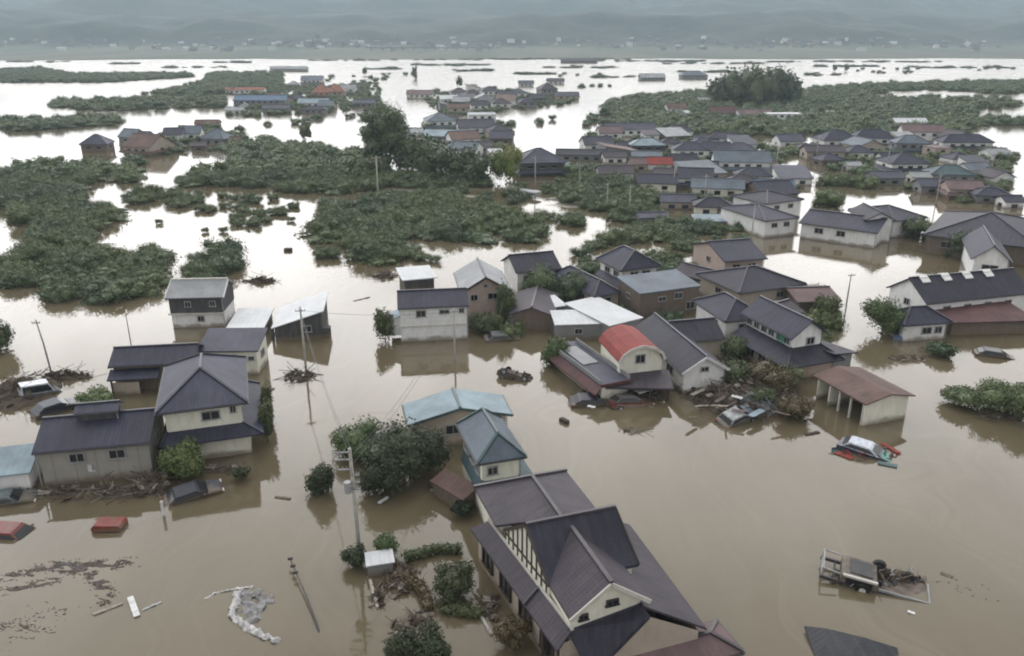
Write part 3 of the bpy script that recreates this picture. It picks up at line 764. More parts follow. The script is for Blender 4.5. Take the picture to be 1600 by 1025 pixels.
# --- Y pale blue gabled house in front
x, y, g, L, W = fit((637, 664), (799, 645), (632, 634), 2.5, 13)
t = thing('house', 'low beige house with wide pale blue gabled roof beside the garden trees', 'house', (x, y, 0), g)
r_ = mass(t, *frect(L, W + .4), 2.5, 1.05, 'gable', 'y', .45, 'w_beige', 'sheet_lblue', 'ridge_teal', [('f', -.15, 1.5, 1.3, .9), ('f', .5, 1.6, 1.0, .8), ('l', 0, 1.5, 1.0, .8)], t=.1)
b = MB(); yy = -(W + .4) / 2 - .05
bars(t, 'bargeboard', 'ridge_teal', [((s_ * L/2, yy, 2.46), (0, yy, 3.51), .1, .22) for s_ in (-1, 1)])
# --- Z teal roofed two-storey house
x, y, g, L, W = fit((746, 723), (823, 714), (708, 662), 4.5)
t = thing('house', 'two storey cream house with blue grey hipped sheet roof and teal lower roofs', 'house', (x, y, 0), g)
r_ = mass(t, *frect(L, W), 4.5, 1.5, 'hip', 'y', .4, 'w_cream', 'tile_blue', 'ridge_teal', [('f', -.45, 3.55, .75, .7), ('l', .6, 3.5, 1.0, 1.2), ('l', 0, 3.5, 1.0, 1.2), ('l', -.6, 3.5, 1.0, 1.2)], zb=1.2, wname='upper_wall', hipk=.62)
a0, a1, b0, b1 = r_
skirt(t, r_, (2.2, 1.6, 0, .25), 1.75, 2.8, 'tile_teal', 'ridge_teal')
add_walls(t, 'flat', a0 - .6, a1 + 1.4, b0 - 2.1, b1, 2.05, 0, 'x', .4, M['w_cream'], name='lower_wall')
x, y, g, L, W = fit((724, 782), (748, 768), (698, 738), 1.2)
t = thing('lean_to', 'low lean-to with rusty brown boards along the left side of the blue grey roofed house', 'lean-to', (x, y, 0), g)
mass(t, *frect(L, W), 1.2, .45, 'shed', 'y', .15, 'w_brown', 'tile_brown', None, t=.08)
# --- AA the big house in front
o = at(888, 972, 3.6)
t = thing('house', 'large dark mauve tiled house nearest the camera with half timbered cream gables', 'house', (o.x, o.y, 0), R(19))
TM, RM = 'tile_mauve', 'ridge_mauve'
# main block: the house is not quite square, its left wall runs slightly askew
def sx(y): return .1 - .107 * y
ze_, zm_, yr_ = 4.2, 6.25, 5.2
add_roof(t, [[(sx(2.4), 2.4, ze_), (5.25, 2.4, ze_), (5.05, yr_, zm_), (sx(yr_), yr_, zm_)], [(4.9, 8.05, ze_), (sx(8.05), 8.05, ze_), (sx(yr_), yr_, zm_), (5.05, yr_, zm_)]],
         [((sx(yr_), yr_, zm_), (5.05, yr_, zm_))], M['tile_black'], M[RM], .16, 'main_roof', .18)
b = MB(); e_ = .05
def wtop(y): return zm_ - .18 - abs(y - yr_) * (zm_ - ze_) / 2.8
L0, L1, L2 = (sx(2.5) + e_, 2.5), (sx(yr_) + e_, yr_), (sx(7.9) + e_, 7.9)
b.poly([(*L2, .8), (*L0, .8), (*L0, wtop(2.5)), (*L1, wtop(yr_)), (*L2, wtop(7.9))])
b.poly([(4.9, 2.5, .8), (4.6, 7.9, .8), (4.6, 7.9, wtop(7.9)), (4.75, yr_, wtop(yr_)), (4.9, 2.5, wtop(2.5))])
b.poly([(*L0, .8), (4.9, 2.5, .8), (4.9, 2.5, wtop(2.5)), (*L0, wtop(2.5))]); b.poly([(4.6, 7.9, .8), (*L2, .8), (*L2, wtop(7.9)), (4.6, 7.9, wtop(7.9))])
b.build('upper_wall', M['w_cream'], t)
b = MB()
for k in range(9):                                                   # half timbering on the gable end
    yy = 2.7 + k * .6
    b.bar((sx(yy) + .02, yy, 3.3), (sx(yy) + .02, yy, wtop(yy) - .02), .09, .07)
b.bar((sx(2.5) + .015, 2.5, 4.0), (sx(7.9) + .015, 7.9, 4.0), .07, .1)
b.build('half_timbering', M['timber'], t)
bars(t, 'bargeboard', 'timber', [((sx(y_) - .03, y_, ze_ - .06), (sx(yr_) - .03, yr_, zm_ - .06), .07, .2) for y_ in (2.4, 8.05)] + [((x_, y_, ze_ - .06), (5.08, yr_, zm_ - .06), .07, .2) for x_, y_ in ((5.28, 2.4), (4.93, 8.05))])
# cross gable to the front
zc, zr_ = 4.2, 5.85; xl, xr, xm = -.12, 4.4, 2.1
def mainz(yy): return 4.25 + 2.45 * (yy - 2.35) / 2.575
yv = 2.4 + 2.8 * (zr_ - 4.2) / 2.05 + .05
add_roof(t, [[(xl, -.5, zc), (xm, -.5, zr_), (xm, yv, zr_), (xl, 2.4, zc)], [(xm, -.5, zr_), (xr, -.5, zc), (xr, 2.4, zc), (xm, yv, zr_)]],
         [((xm, -.5, zr_), (xm, yv, zr_))], M[TM], M[RM], .16, 'front_roof', .24)
add_walls(t, 'gable', xl - .2, xr, -.5, 4.4, zc, zr_ - zc, 'y', .35, M['w_cream'], .16, 1.0, 'gable_wall')
b = MB()
bars(t, 'bargeboard', 'trim', [((x_, -.55, zc - .06), (xm, -.55, zr_ - .06), .09, .22) for x_ in (xl, xr)])
add_win(t, (xl + .35, xr - .35, -.15, 4), 'f', .12, 4.35, .7, .4, frame='trim_dark'); add_win(t, (xl + .35, xr - .35, -.15, 4), 'f', -.72, 3.85, .5, .4, frame='trim_dark')  # left one: small dark opening put in for a shadow on the gable
add_win(t, (xl + .35, xr - .35, -.15, 2.6), 'l', 0, 3.85, 1.0, .6, frame='trim_dark')
# lower roofs: left lean-to, right slope, front wing
add_roof(t, [[(-.85, -.6, 2.5), (.1, -.3, 3.35), (-1.0, 10.4, 3.35), (-2.0, 11.2, 2.5)]], [], M[TM], None, .14, 'lower_roof')
b = MB(); b.bar((.08, -.4, 3.42), (-1.02, 10.4, 3.42), .14, .12); b.build('flashing', M['trim'], t)
b = MB(); b.bar((-1.3, 3.2, 2.58), (-.28, 3.4, 3.42), .12, .14); b.build('ridge_cap', M[RM], t)
add_roof(t, [[(4.0, -.5, 3.95), (7.8, -.9, 1.75), (8.3, 9.2, 1.75), (4.75, 9.0, 3.95)]], [], M[TM], None, .14, 'side_roof')
add_roof(t, [[(.55, -1.9, 1.6), (4.0, -1.3, 3.9), (4.0, -.1, 3.9), (-.1, -.1, 3.3)]], [], M['tile_black'], None, .14, 'wing_roof')
b = MB()
b.poly([(1.3, -1.0, -2.4), (7.2, -1.0, -2.4), (7.2, -1.0, 1.85), (4.0, -1.0, 3.68), (1.3, -1.0, 1.9)])
b.poly([(7.2, -1.0, -2.4), (7.5, 8.9, -2.4), (7.5, 8.9, 1.9), (7.2, -1.0, 1.85)]); b.poly([(7.5, 8.9, -2.4), (0, 8.9, -2.4), (0, 8.9, 2.6), (4.4, 8.9, 3.7), (7.5, 8.9, 1.9)])
b.build('wing_wall', M['w_beige'], t)
b = MB(); b.poly([(-1.55, 11.0, -2.4), (-.45, -.3, -2.4), (-.45, -.3, 2.6), (-1.55, 11.0, 2.55)]); b.poly([(-.45, -.3, -2.4), (1.4, -.3, -2.4), (1.4, -.3, 3.0), (-.45, -.3, 2.6)]); b.build('lower_wall', M['w_beige'], t)
b = MB(); b.box((1.1, -.35, -.35), (2.2, .5, 4.2)); b.build('front_wall', M['w_beige'], t)
for k in range(4): (lambda w_: setattr(w_, 'rotation_euler', (0, 0, -math.pi / 2 + .097)))(add_win(t, (-.47 - .0973 * (1.2 + 2.7 * k + .3) - .02, 0, 1.0 + 2.7 * k, 1.4 + 2.7 * k), 'l', 0, 1.3, 1.5, 1.3, frame='timber'))
for q in (-.5, 1.2, 3.4): b = MB(); b.box((-.8 - .1 * q, q, .1), (.14, .14, 4.7)); b.build('verandah_post', M['timber'], t)
# back block under a hipped roof
bx0, bx1, by0, by1, bz, bzr, bxm, byr = -1.1, 5.4, 8.9, 13.3, 4.1, 5.4, 2.2, 11.3
add_roof(t, [[(bx0, by0 - .2, bz), (bxm, 6.4, bzr), (bxm, byr, bzr), (bx0, by1, bz)], [(bx1, 7.7, bz), (bx1, by1, bz), (bxm, byr, bzr), (bxm, 6.4, bzr)], [(bx1, by1, bz), (bx0, by1, bz), (bxm, byr, bzr)]],
         [((bxm, 6.4, bzr), (bxm, byr, bzr)), ((bx0, by1, bz), (bxm, byr, bzr)), ((bx1, by1, bz), (bxm, byr, bzr))], M[TM], M[RM], .15, 'back_roof', .22)
add_walls(t, 'flat', bx0, bx1, by0 - .2, by1, bz, 0, 'y', .5, M['w_cream'], .2, name='back_wall')
b = MB(); b.box((2.2, 8.2, .7), (4.6, 2.0, 6.2)); b.build('link_wall', M['w_cream'], t)
add_roof(t, [[(-.2, 7.3, 4.1), (4.6, 7.3, 4.1), (4.6, 9.3, 4.1), (-.2, 9.3, 4.1)]], [], M[TM], None, .12, 'link_roof')
# --- pink roof at the lower edge
x, y, g, L, W = front((925, 1078), (1165, 1022), 2.6, .8, 19)
t = thing('shed', 'annex with dusty pink hipped roof at the bottom edge before the big mauve tiled house', 'shed', (x, y, 0), g)
mass(t, *frect(L, W), .8, .55, 'hip', 'x', .3, 'w_beige', 'tile_pink', 'ridge_mauve')
# --- dark roof drifting at the bottom edge
c_ = at(1325, 1020)
t = thing('sunken_roof', 'dark slate grey roof of a sunken building breaking the surface at the bottom edge', 'roof', (c_.x, c_.y, 0))
q_ = [at(px, py, z) - c_ for px, py, z in ((1257, 978, .30), (1292, 982, .50), (1350, 996, .42), (1402, 1012, .12), (1412, 1060, -.35), (1290, 1075, -.2))]
add_roof(t, [[q_[0], q_[1], q_[5]], [q_[1], q_[2], q_[4], q_[5]], [q_[2], q_[3], q_[4]]], [], M['slate'], None, .12)
# ================================================================ the town behind: every house a thing of its own
ORD = ['first', 'second', 'third', 'fourth', 'fifth', 'sixth', 'seventh', 'eighth', 'ninth', 'tenth', 'eleventh', 'twelfth', 'thirteenth', 'fourteenth', 'fifteenth', 'sixteenth', 'seventeenth', 'eighteenth', 'nineteenth', 'twentieth', 'twentyfirst', 'twentysecond']
RW = {'tile_dark': 'dark blue', 'tile_black': 'black', 'tile_grey': 'grey', 'tile_mauve': 'mauve', 'tile_blue': 'blue grey', 'sheet_lblue': 'pale blue',
      'sheet_lgrey': 'pale grey', 'sheet_white': 'white', 'sheet_blue': 'blue', 'tile_red': 'red', 'tile_brown': 'brown', 'tile_maroon': 'maroon', 'tile_pink': 'dusty pink',
      'tile_orange': 'orange', 'tile_teal': 'teal'}
WW = {'w_white': 'white', 'w_cream': 'cream', 'w_beige': 'beige', 'w_dark': 'dark', 'w_brown': 'brown', 'w_grey': 'grey', 'w_pink': 'pinkish'}
K, B, G_, V, U = 'tile_dark', 'tile_black', 'tile_grey', 'tile_mauve', 'tile_blue'
CL = {
 'near the tall dark tree': [
  (842, 276, 80, .8, 10, 'hip', 4.6, 2.2, G_, 'w_dark'), (910, 252, 85, .3, -6, 'gable', 2.2, 1.1, B, 'w_grey'), (878, 270, 26, .8, 12, 'gable', 3.0, .9, 'sheet_lblue', 'w_white'),
  (686, 202, 50, .8, 14, 'hip', 4.0, 2.0, U, 'w_white'), (752, 196, 46, .7, 5, 'flat', 5.5, 0, 'sheet_lgrey', 'w_white'), (742, 214, 62, .6, 8, 'gable', 4.2, 1.8, K, 'w_white'),
  (697, 224, 74, .5, -10, 'gable', 3.0, 1.2, 'sheet_lblue', 'w_grey'), (778, 218, 44, .8, 16, 'hip', 3.2, 1.6, B, 'w_beige'), (724, 248, 56, .6, -16, 'gable', 3.2, 1.4, U, 'w_white'),
  (755, 238, 26, .9, 10, 'gable', 3.0, 1.2, V, 'w_beige'), (772, 246, 24, .8, 12, 'gable', 2.6, 1.0, 'sheet_white', 'w_white'), (645, 214, 30, .8, 4, 'gable', 2.4, 1.0, 'sheet_lgrey', 'w_white'),
  (720, 262, 22, .8, 8, 'gable', 2.4, .9, B, 'w_dark'), (740, 278, 22, .7, 10, 'gable', 2.6, .9, K, 'w_white')],
 'in the far middle of the town': [
  (655, 154, 44, .5, 2, 'gable', 3.0, 1.4, 'tile_pink', 'w_white'), (700, 162, 30, .6, 8, 'gable', 3.0, 1.4, 'sheet_white', 'w_white'), (716, 152, 30, .6, 10, 'hip', 3.4, 1.6, V, 'w_white'),
  (738, 156, 30, .6, 10, 'hip', 3.6, 1.8, V, 'w_beige'), (765, 150, 32, .6, 10, 'hip', 3.6, 1.8, K, 'w_white'), (790, 156, 28, .6, 8, 'gable', 3.2, 1.5, K, 'w_white'), (782, 170, 32, .6, 8, 'hip', 3.2, 1.6, V, 'w_white'),
  (748, 172, 30, .6, 8, 'gable', 3.2, 1.4, B, 'w_white'), (716, 176, 36, .5, 8, 'gable', 2.8, 1.3, 'tile_brown', 'w_beige'), (855, 150, 30, .8, 14, 'hip', 5.0, 2.6, V, 'w_grey'), (838, 160, 26, .7, 14, 'gable', 3.0, 1.5, B, 'w_dark'),
  (886, 156, 40, .4, 4, 'gable', 2.8, 1.3, G_, 'w_beige'), (810, 152, 28, .6, 6, 'hip', 3.0, 1.5, G_, 'w_white'), (868, 132, 30, .4, 2, 'gable', 2.8, 1.4, V, 'w_white'), (822, 136, 26, .5, 2, 'gable', 2.8, 1.4, G_, 'w_white'),
  (1020, 126, 42, .4, 2, 'gable', 3.0, 2.0, 'sheet_lgrey', 'w_grey'), (1085, 124, 44, .4, 2, 'hip', 4.0, 2.2, U, 'w_grey'), (905, 99, 60, .2, 1, 'gable', 4.0, 2.0, V, 'w_brown')],
 'among the orchards on the right': [
  (1057, 178, 34, .6, 6, 'gable', 3.2, 1.5, 'tile_brown', 'w_white'), (1130, 186, 46, .5, -4, 'gable', 3.2, 1.8, 'tile_maroon', 'w_brown'), (1098, 162, 30, .4, -8, 'gable', 2.6, 1.0, 'sheet_lgrey', 'w_white'), (1180, 188, 56, .4, 5, 'gable', 3.0, 1.4, 'tile_pink', 'w_white'),
  (1226, 190, 56, .3, 2, 'flat', 4.2, 0, 'sheet_white', 'w_white'), (1072, 184, 14, .9, 30, 'gable', 3.6, 1.2, 'sheet_white', 'w_white'), (1298, 181, 12, .9, 0, 'gable', 2.6, .8, 'sheet_white', 'w_white'), (1342, 188, 18, .7, 0, 'gable', 2.4, .8, 'sheet_white', 'w_white'), (1425, 200, 54, .4, -2, 'gable', 2.6, 1.2, 'sheet_white', 'w_pink')],
 'at left edge of right town': [
  (934, 238, 52, .6, 8, 'gable', 3.0, 1.5, K, 'w_white'), (953, 218, 40, .6, 6, 'gable', 3.2, 1.5, 'tile_pink', 'w_white'), (985, 214, 84, .3, 3, 'gable', 3.2, 1.5, G_, 'w_white'), (1062, 216, 46, .5, 2, 'hip', 3.2, 1.5, K, 'w_white'),
  (1013, 240, 60, .5, 2, 'hip', 3.2, 1.3, 'sheet_lblue', 'w_dark'), (960, 256, 40, .6, 6, 'gable', 3.0, 1.3, V, 'w_white'), (1000, 268, 34, .7, 8, 'gable', 3.2, 1.4, 'tile_pink', 'w_beige'), (1032, 268, 42, .6, -4, 'gable', 3.2, 1.6, 'tile_red', 'w_white'),
  (962, 286, 60, .5, 4, 'gable', 3.2, 1.4, V, 'w_white'), (1012, 254, 50, .5, -6, 'gable', 2.4, 1.0, U, 'w_grey'), (978, 238, 30, .7, 4, 'gable', 3.0, 1.3, B, 'w_white'), (1020, 348, 52, .5, 8, 'gable', 1.6, .7, G_, 'w_grey')],
 'in the middle right town': [
  (1068, 266, 50, .5, 4, 'gable', 3.6, 1.6, B, 'w_white'), (1104, 276, 46, .6, -8, 'gable', 3.4, 1.5, K, 'w_white'), (1030, 302, 66, .5, -10, 'gable', 3.0, 1.5, K, 'w_cream'), (1090, 296, 60, .6, -12, 'gable', 3.6, 1.6, K, 'w_white'),
  (1125, 312, 86, .4, -12, 'gable', 3.2, 1.5, U, 'w_cream'), (1162, 270, 92, .4, -6, 'gable', 3.6, 1.8, U, 'w_white'), (1190, 262, 50, .5, -6, 'hip', 3.2, 1.6, U, 'w_pink'), (1082, 248, 60, .5, -4, 'hip', 3.2, 1.5, K, 'w_white'),
  (1122, 246, 46, .6, -6, 'gable', 3.4, 1.5, K, 'w_white'), (1158, 246, 52, .5, -6, 'hip', 3.0, 1.4, G_, 'w_white'), (1062, 328, 60, .5, -6, 'gable', 2.6, 1.2, G_, 'w_beige'), (1118, 338, 66, .5, -8, 'hip', 2.8, 1.5, B, 'w_cream'),
  (1112, 352, 54, .4, -4, 'shed', 1.2, .5, 'sheet_lblue', 'w_grey'), (1142, 340, 36, .5, -14, 'gable', 2.0, .8, 'tile_maroon', 'w_cream'), (1180, 290, 60, .5, -8, 'hip', 3.2, 1.5, K, 'w_white'), (1165, 300, 60, .5, -10, 'hip', 3.0, 1.5, V, 'w_beige'), (1048, 234, 40, .6, 0, 'hip', 3.0, 1.3, B, 'w_white'), (1215, 304, 60, .5, -6, 'gable', 2.6, 1.2, 'sheet_blue', 'w_white'), (1040, 282, 36, .6, -6, 'gable', 3.0, 1.2, V, 'w_white'),
  (1135, 228, 60, .4, -4, 'hip', 3.0, 1.4, K, 'w_white'), (1105, 228, 40, .5, -2, 'gable', 3.0, 1.3, G_, 'w_white')],
 'in the far right of the town': [
  (1236, 232, 44, .6, 6, 'gable', 3.2, 1.5, G_, 'w_white'), (1312, 234, 64, .5, 6, 'hip', 3.8, 2.0, K, 'w_white'), (1366, 232, 66, .4, -4, 'hip', 4.2, 2.0, K, 'w_white'), (1428, 240, 56, .5, -6, 'hip', 4.0, 1.6, U, 'w_grey'),
  (1290, 250, 66, .4, 0, 'gable', 3.0, 1.3, V, 'w_beige'), (1345, 250, 46, .6, 0, 'hip', 3.2, 1.4, K, 'w_white'), (1445, 222, 66, .4, -10, 'gable', 4.4, 1.6, 'tile_pink', 'w_white'), (1512, 236, 84, .3, -2, 'hip', 3.4, 1.8, K, 'w_white'),
  (1562, 252, 40, .6, 8, 'gable', 3.4, 1.3, 'sheet_lgrey', 'w_white'), (1420, 272, 66, .6, 4, 'hip', 3.4, 1.7, K, 'w_white'), (1388, 290, 56, .5, 4, 'gable', 2.6, 1.2, G_, 'w_grey'), (1492, 288, 70, .5, -8, 'hip', 3.0, 1.4, 'tile_teal', 'w_grey'),
  (1468, 304, 60, .5, -4, 'gable', 2.6, 1.3, G_, 'w_grey'), (1512, 312, 58, .6, -6, 'gable', 3.6, 1.3, 'tile_pink', 'w_pink'), (1553, 306, 34, .5, -2, 'hip', 2.0, 1.0, B, 'w_grey'), (1586, 326, 36, .6, 0, 'gable', 2.4, 1.2, K, 'w_white'), (1470, 246, 30, .8, 8, 'flat', 5.0, 0, 'tile_pink', 'w_pink'),
  (1335, 268, 26, .7, 4, 'gable', 2.6, 1.0, 'sheet_lgrey', 'w_white'), (1555, 318, 60, .5, -6, 'hip', 2.6, 1.3, K, 'w_grey'), (1260, 240, 30, .6, 6, 'hip', 3.0, 1.3, V, 'w_white'), (1395, 256, 40, .5, 2, 'gable', 3.0, 1.3, B, 'w_white'), (1440, 288, 34, .6, 0, 'gable', 3.0, 1.2, 'sheet_lgrey', 'w_cream')],
 'in the far left hamlet': [
  (145, 238, 44, .6, 6, 'hip', 3.6, 2.2, G_, 'w_brown'), (222, 244, 58, .8, -20, 'gable', 3.4, 2.4, 'tile_brown', 'w_beige'), (202, 226, 34, .7, -20, 'gable', 4.2, 2.0, U, 'w_grey'), (268, 222, 32, .7, 8, 'gable', 4.2, 1.8, K, 'w_white'), (297, 220, 32, .7, 8, 'gable', 4.2, 2.0, U, 'w_white'),
  (336, 228, 44, .6, -16, 'hip', 3.2, 2.2, U, 'w_grey'), (366, 228, 20, .8, 0, 'gable', 3.0, 1.2, 'tile_brown', 'w_beige'), (308, 236, 26, .7, 10, 'gable', 2.6, 1.2, V, 'w_brown'), (255, 238, 34, .6, 4, 'gable', 2.4, 1.2, G_, 'w_grey'), (322, 202, 40, .4, 4, 'gable', 2.6, 1.4, 'tile_brown', 'w_beige')],
 'in the hamlet behind the tall tree': [
  (405, 165, 86, .3, 1, 'gable', 3.4, 1.6, 'sheet_blue', 'w_grey'), (382, 147, 64, .2, 2, 'gable', 3.0, 1.4, 'tile_orange', 'w_white'), (500, 152, 36, .6, 10, 'hip', 3.6, 3.2, 'tile_orange', 'w_pink'), (522, 150, 34, .6, 4, 'hip', 3.2, 3.0, 'tile_orange', 'w_beige'), (543, 146, 26, .6, 4, 'gable', 3.4, 1.8, 'sheet_lgrey', 'w_white'),
  (486, 132, 36, .5, 4, 'gable', 4.0, 2.0, U, 'w_white'), (488, 168, 50, .4, 2, 'gable', 2.8, 1.4, 'sheet_lblue', 'w_white'), (430, 176, 44, .4, 2, 'gable', 2.4, 1.2, G_, 'w_grey'), (568, 168, 36, .5, 2, 'gable', 2.6, 1.2, G_, 'w_grey'), (490, 178, 40, .4, 0, 'hip', 2.4, 1.2, B, 'w_grey'), (365, 178, 30, .5, 0, 'gable', 2.4, 1.2, 'sheet_lgrey', 'w_white'), (450, 112, 60, .2, 1, 'gable', 3.4, 1.6, 'sheet_lgrey', 'w_beige')],
}
rx = random.Random(41)
def inside(p, poly):
    x_, y_ = p; c = False; n = len(poly); j = n - 1
    for i in range(n):
        (xi, yi), (xj, yj) = poly[i], poly[j]
        if (yi > y_) != (yj > y_) and x_ < (xj - xi) * (y_ - yi) / (yj - yi) + xi: c = not c
        j = i
    return c
TOWN = {'at left edge of right town': [(925, 220), (1040, 208), (1060, 280), (985, 300), (940, 262)], 'in the middle right town': [(1040, 220), (1140, 215), (1240, 262), (1250, 305), (1190, 330), (1100, 345), (1040, 310)],
        'in the far right of the town': [(1225, 232), (1480, 212), (1590, 245), (1560, 325), (1460, 312), (1360, 280), (1260, 255)], 'near the tall dark tree': [(660, 195), (800, 190), (795, 235), (690, 250)],
        'in the far middle of the town': [(640, 145), (800, 142), (910, 150), (880, 165), (700, 182)], 'in the far left hamlet': [(190, 215), (370, 205), (375, 235), (200, 245)], 'in the hamlet behind the tall tree': [(370, 140), (590, 130), (600, 172), (380, 182)]}
for cl, n_ in (('at left edge of right town', 9), ('in the middle right town', 20), ('in the far right of the town', 18), ('near the tall dark tree', 7), ('in the far middle of the town', 9), ('in the far left hamlet', 4), ('in the hamlet behind the tall tree', 6)):
    tries = 0
    while n_ and tries < 800:
        tries += 1; px, py = rx.uniform(0, 1600), rx.uniform(130, 350)
        if not inside((px, py), TOWN[cl]): continue
        q = at(px, py)
        if any((at(r[0], r[1]) - q).length < 5.5 + .5 * r[2] * pxm(r[0], r[1]) * .75 for rs in CL.values() for r in rs): continue
        k = pxm(px, py); n_ -= 1
        CL[cl].append((round(px), round(py), rx.uniform(5.5, 10) / k, rx.uniform(.55, .8), rx.choice((10, 14, -4, 100, 16)), rx.choice(('gable', 'hip', 'gable', 'shed')), rx.uniform(2.0, 3.8), rx.uniform(1.1, 1.8),
                       rx.choice((K, K, B, G_, V, U, 'tile_brown', 'sheet_lgrey')), rx.choice(('w_white', 'w_white', 'w_beige', 'w_grey', 'w_brown'))))
for cl, rows in CL.items():
    seen = {}
    for r in sorted(rows, key=lambda r: r[0]):
        px, py, wpx, ratio, rot, kind, ze, rise, rf, wl = r
        key = (RW[rf], WW[wl]); seen.setdefault(key, []).append(r)
    for (rw, ww), rs in seen.items():
        for i, r in enumerate(rs):
            px, py, wpx, ratio, rot, kind, ze, rise, rf, wl = r
            k = pxm(px, py); L = wpx * k * .96; W = max(4.2, min(L * ratio * 1.45, 10.5)); p = at(px, py)
            hz = (.85 + (ze - 1.0) * .66) * min(1, max(.75, L / 9)); rise = rise * min(1.25, max(.75, W / 6.0))
            OCC.append((p.x, p.y + W / 2, max(L, W) * .5))
            nm = 'long ' if L > 15 else 'small ' if L < 6 else ''
            lab = '%s%s walled %shouse, %s roof, %s' % ((ORD[i] + ' ') if len(rs) > 1 else '', ww, nm if len(rs) == 1 else '', rw, cl) + (' from left' if len(rs) > 1 else '')
            w_ = lab.split()
            if len(w_) > 16: lab = lab.replace(' from left', ' from left')
            t = thing('house', lab, 'house', (p.x, p.y + W / 2, 0), R(rot), 'houses ' + cl)
            ax = 'x' if kind != 'flat' else 'x'
            n = max(1, int(L / 3.2))
            wn = [('f', -.8 + 1.6 * (q + .5) / n, hz - .95, 1.2, .8) for q in range(n)] + [('l' if px > 800 else 'r', 0, hz - .95, 1.2, .8)]
            rect = mass(t, -L/2, L/2, -W/2, W/2, hz, rise, kind, ax, .35 if kind != 'flat' else .15, wl, rf, 'ridge_dark', wn, lo=True)
            if ze >= 3.4 and kind in ('hip', 'gable') and L > 7 and (int(px) % 2 == 0):
                skirt(t, rect, (1.1, .8, 0, .8), max(.9, hz - 2.3), max(1.4, hz - 1.75), rf, 'ridge_dark')
# distant town along the foot of the hills
rg = random.Random(5)
TW = []
for v in range(5):
    b = MB(); L, W, h = rg.uniform(9, 20), rg.uniform(7, 10), rg.uniform(4, 9)
    b.box((0, 0, h / 2 - 1), (L, W, h + 2), 0)
    vv, ff = thick(roof_polys('gable', -L/2 - .4, L/2 + .4, -W/2 - .4, W/2 + .4, h, 2.2, 'x')[0], .2); b.mesh(vv, ff, 1)
    o_ = b.build('house', [M[('w_white', 'w_beige', 'w_cream', 'w_grey', 'w_white')[v]], M[('sheet_lgrey', 'tile_grey', 'tile_grey', 'tile_blue', 'sheet_white')[v]]]); TW.append(o_.data); bpy.data.objects.remove(o_)
def land_hit(px, py):
    """where the photo's pixel meets the hills"""
    lo = None; u = (px - 800) / F; v = (512.5 - py) / F
    dy = math.cos(PITCH) + v * math.sin(PITCH); dz = -math.sin(PITCH) + v * math.cos(PITCH)
    for i in range(0, 900):
        t_ = 1000 + i * 3
        x_, y_, z_ = u * t_, dy * t_, H + dz * t_
        if z_ <= land_z(x_, y_): return Vector((x_, y_, land_z(x_, y_)))
    return None
far_town = []
for i in range(230):
    px = rg.choice([rg.uniform(0, 1590), rg.gauss(420, 160), rg.gauss(1150, 200)]); py = rg.gauss(70, 5)
    if not (0 < px < 1595) : continue
    p = land_hit(px, min(80, max(58, py)))
    if p is None: continue
    far_town.append(p)
    if len(far_town) > 105: continue
    o = link('house', rg.choice(TW), None, (p.x, p.y, p.z), (0, 0, rg.uniform(-.4, .4)), (rg.uniform(.35, 1.0), .8, rg.uniform(.4, .8)))
    tag(o, 'tiny pale house of the distant town at the foot of the hazy hills', 'house', 'houses of the distant town')
b = MB()
for i, p in enumerate(far_town[105:]):
    l_, h_ = rg.uniform(6, 14), rg.uniform(2.5, 4.5); b.box((p.x, p.y, p.z + h_ / 2 - .5), (l_, 7, h_ + 1), i % 2)
    v_, f_ = thick([[(q[0] + p.x, q[1] + p.y, q[2] + p.z) for q in P_] for P_ in roof_polys('gable', -l_/2 - .3, l_/2 + .3, -3.8, 3.8, h_, 1.8, 'x')[0]], .15); b.mesh(v_, f_, 2)
tag(b.build('distant_town', [M['w_beige'], M['w_grey'], M['tile_grey']]), 'faint blur of more houses in the distant town at the foot of the hills', 'town', kind='stuff')
# long dark viaduct on the far shore
pa, pb = land_hit(572, 79.5), land_hit(772, 79.5)
if pa and pb:
    t = thing('viaduct', 'long dark low viaduct on the far shore below the distant town', 'viaduct', (pa + pb) / 2)
    hl = (pb.x - pa.x) / 2
    b = MB(); b.box((0, 0, 5.2), (hl * 2, 8, 2.4)); b.build('deck', M['w_grey'], t)
    n = 12
    for k in range(n):
        b = MB(); b.box((-hl + (k + .5) * hl * 2 / n, 0, 1.5), (2.0, 5, 5.4)); b.build('pier', M['concrete'], t)
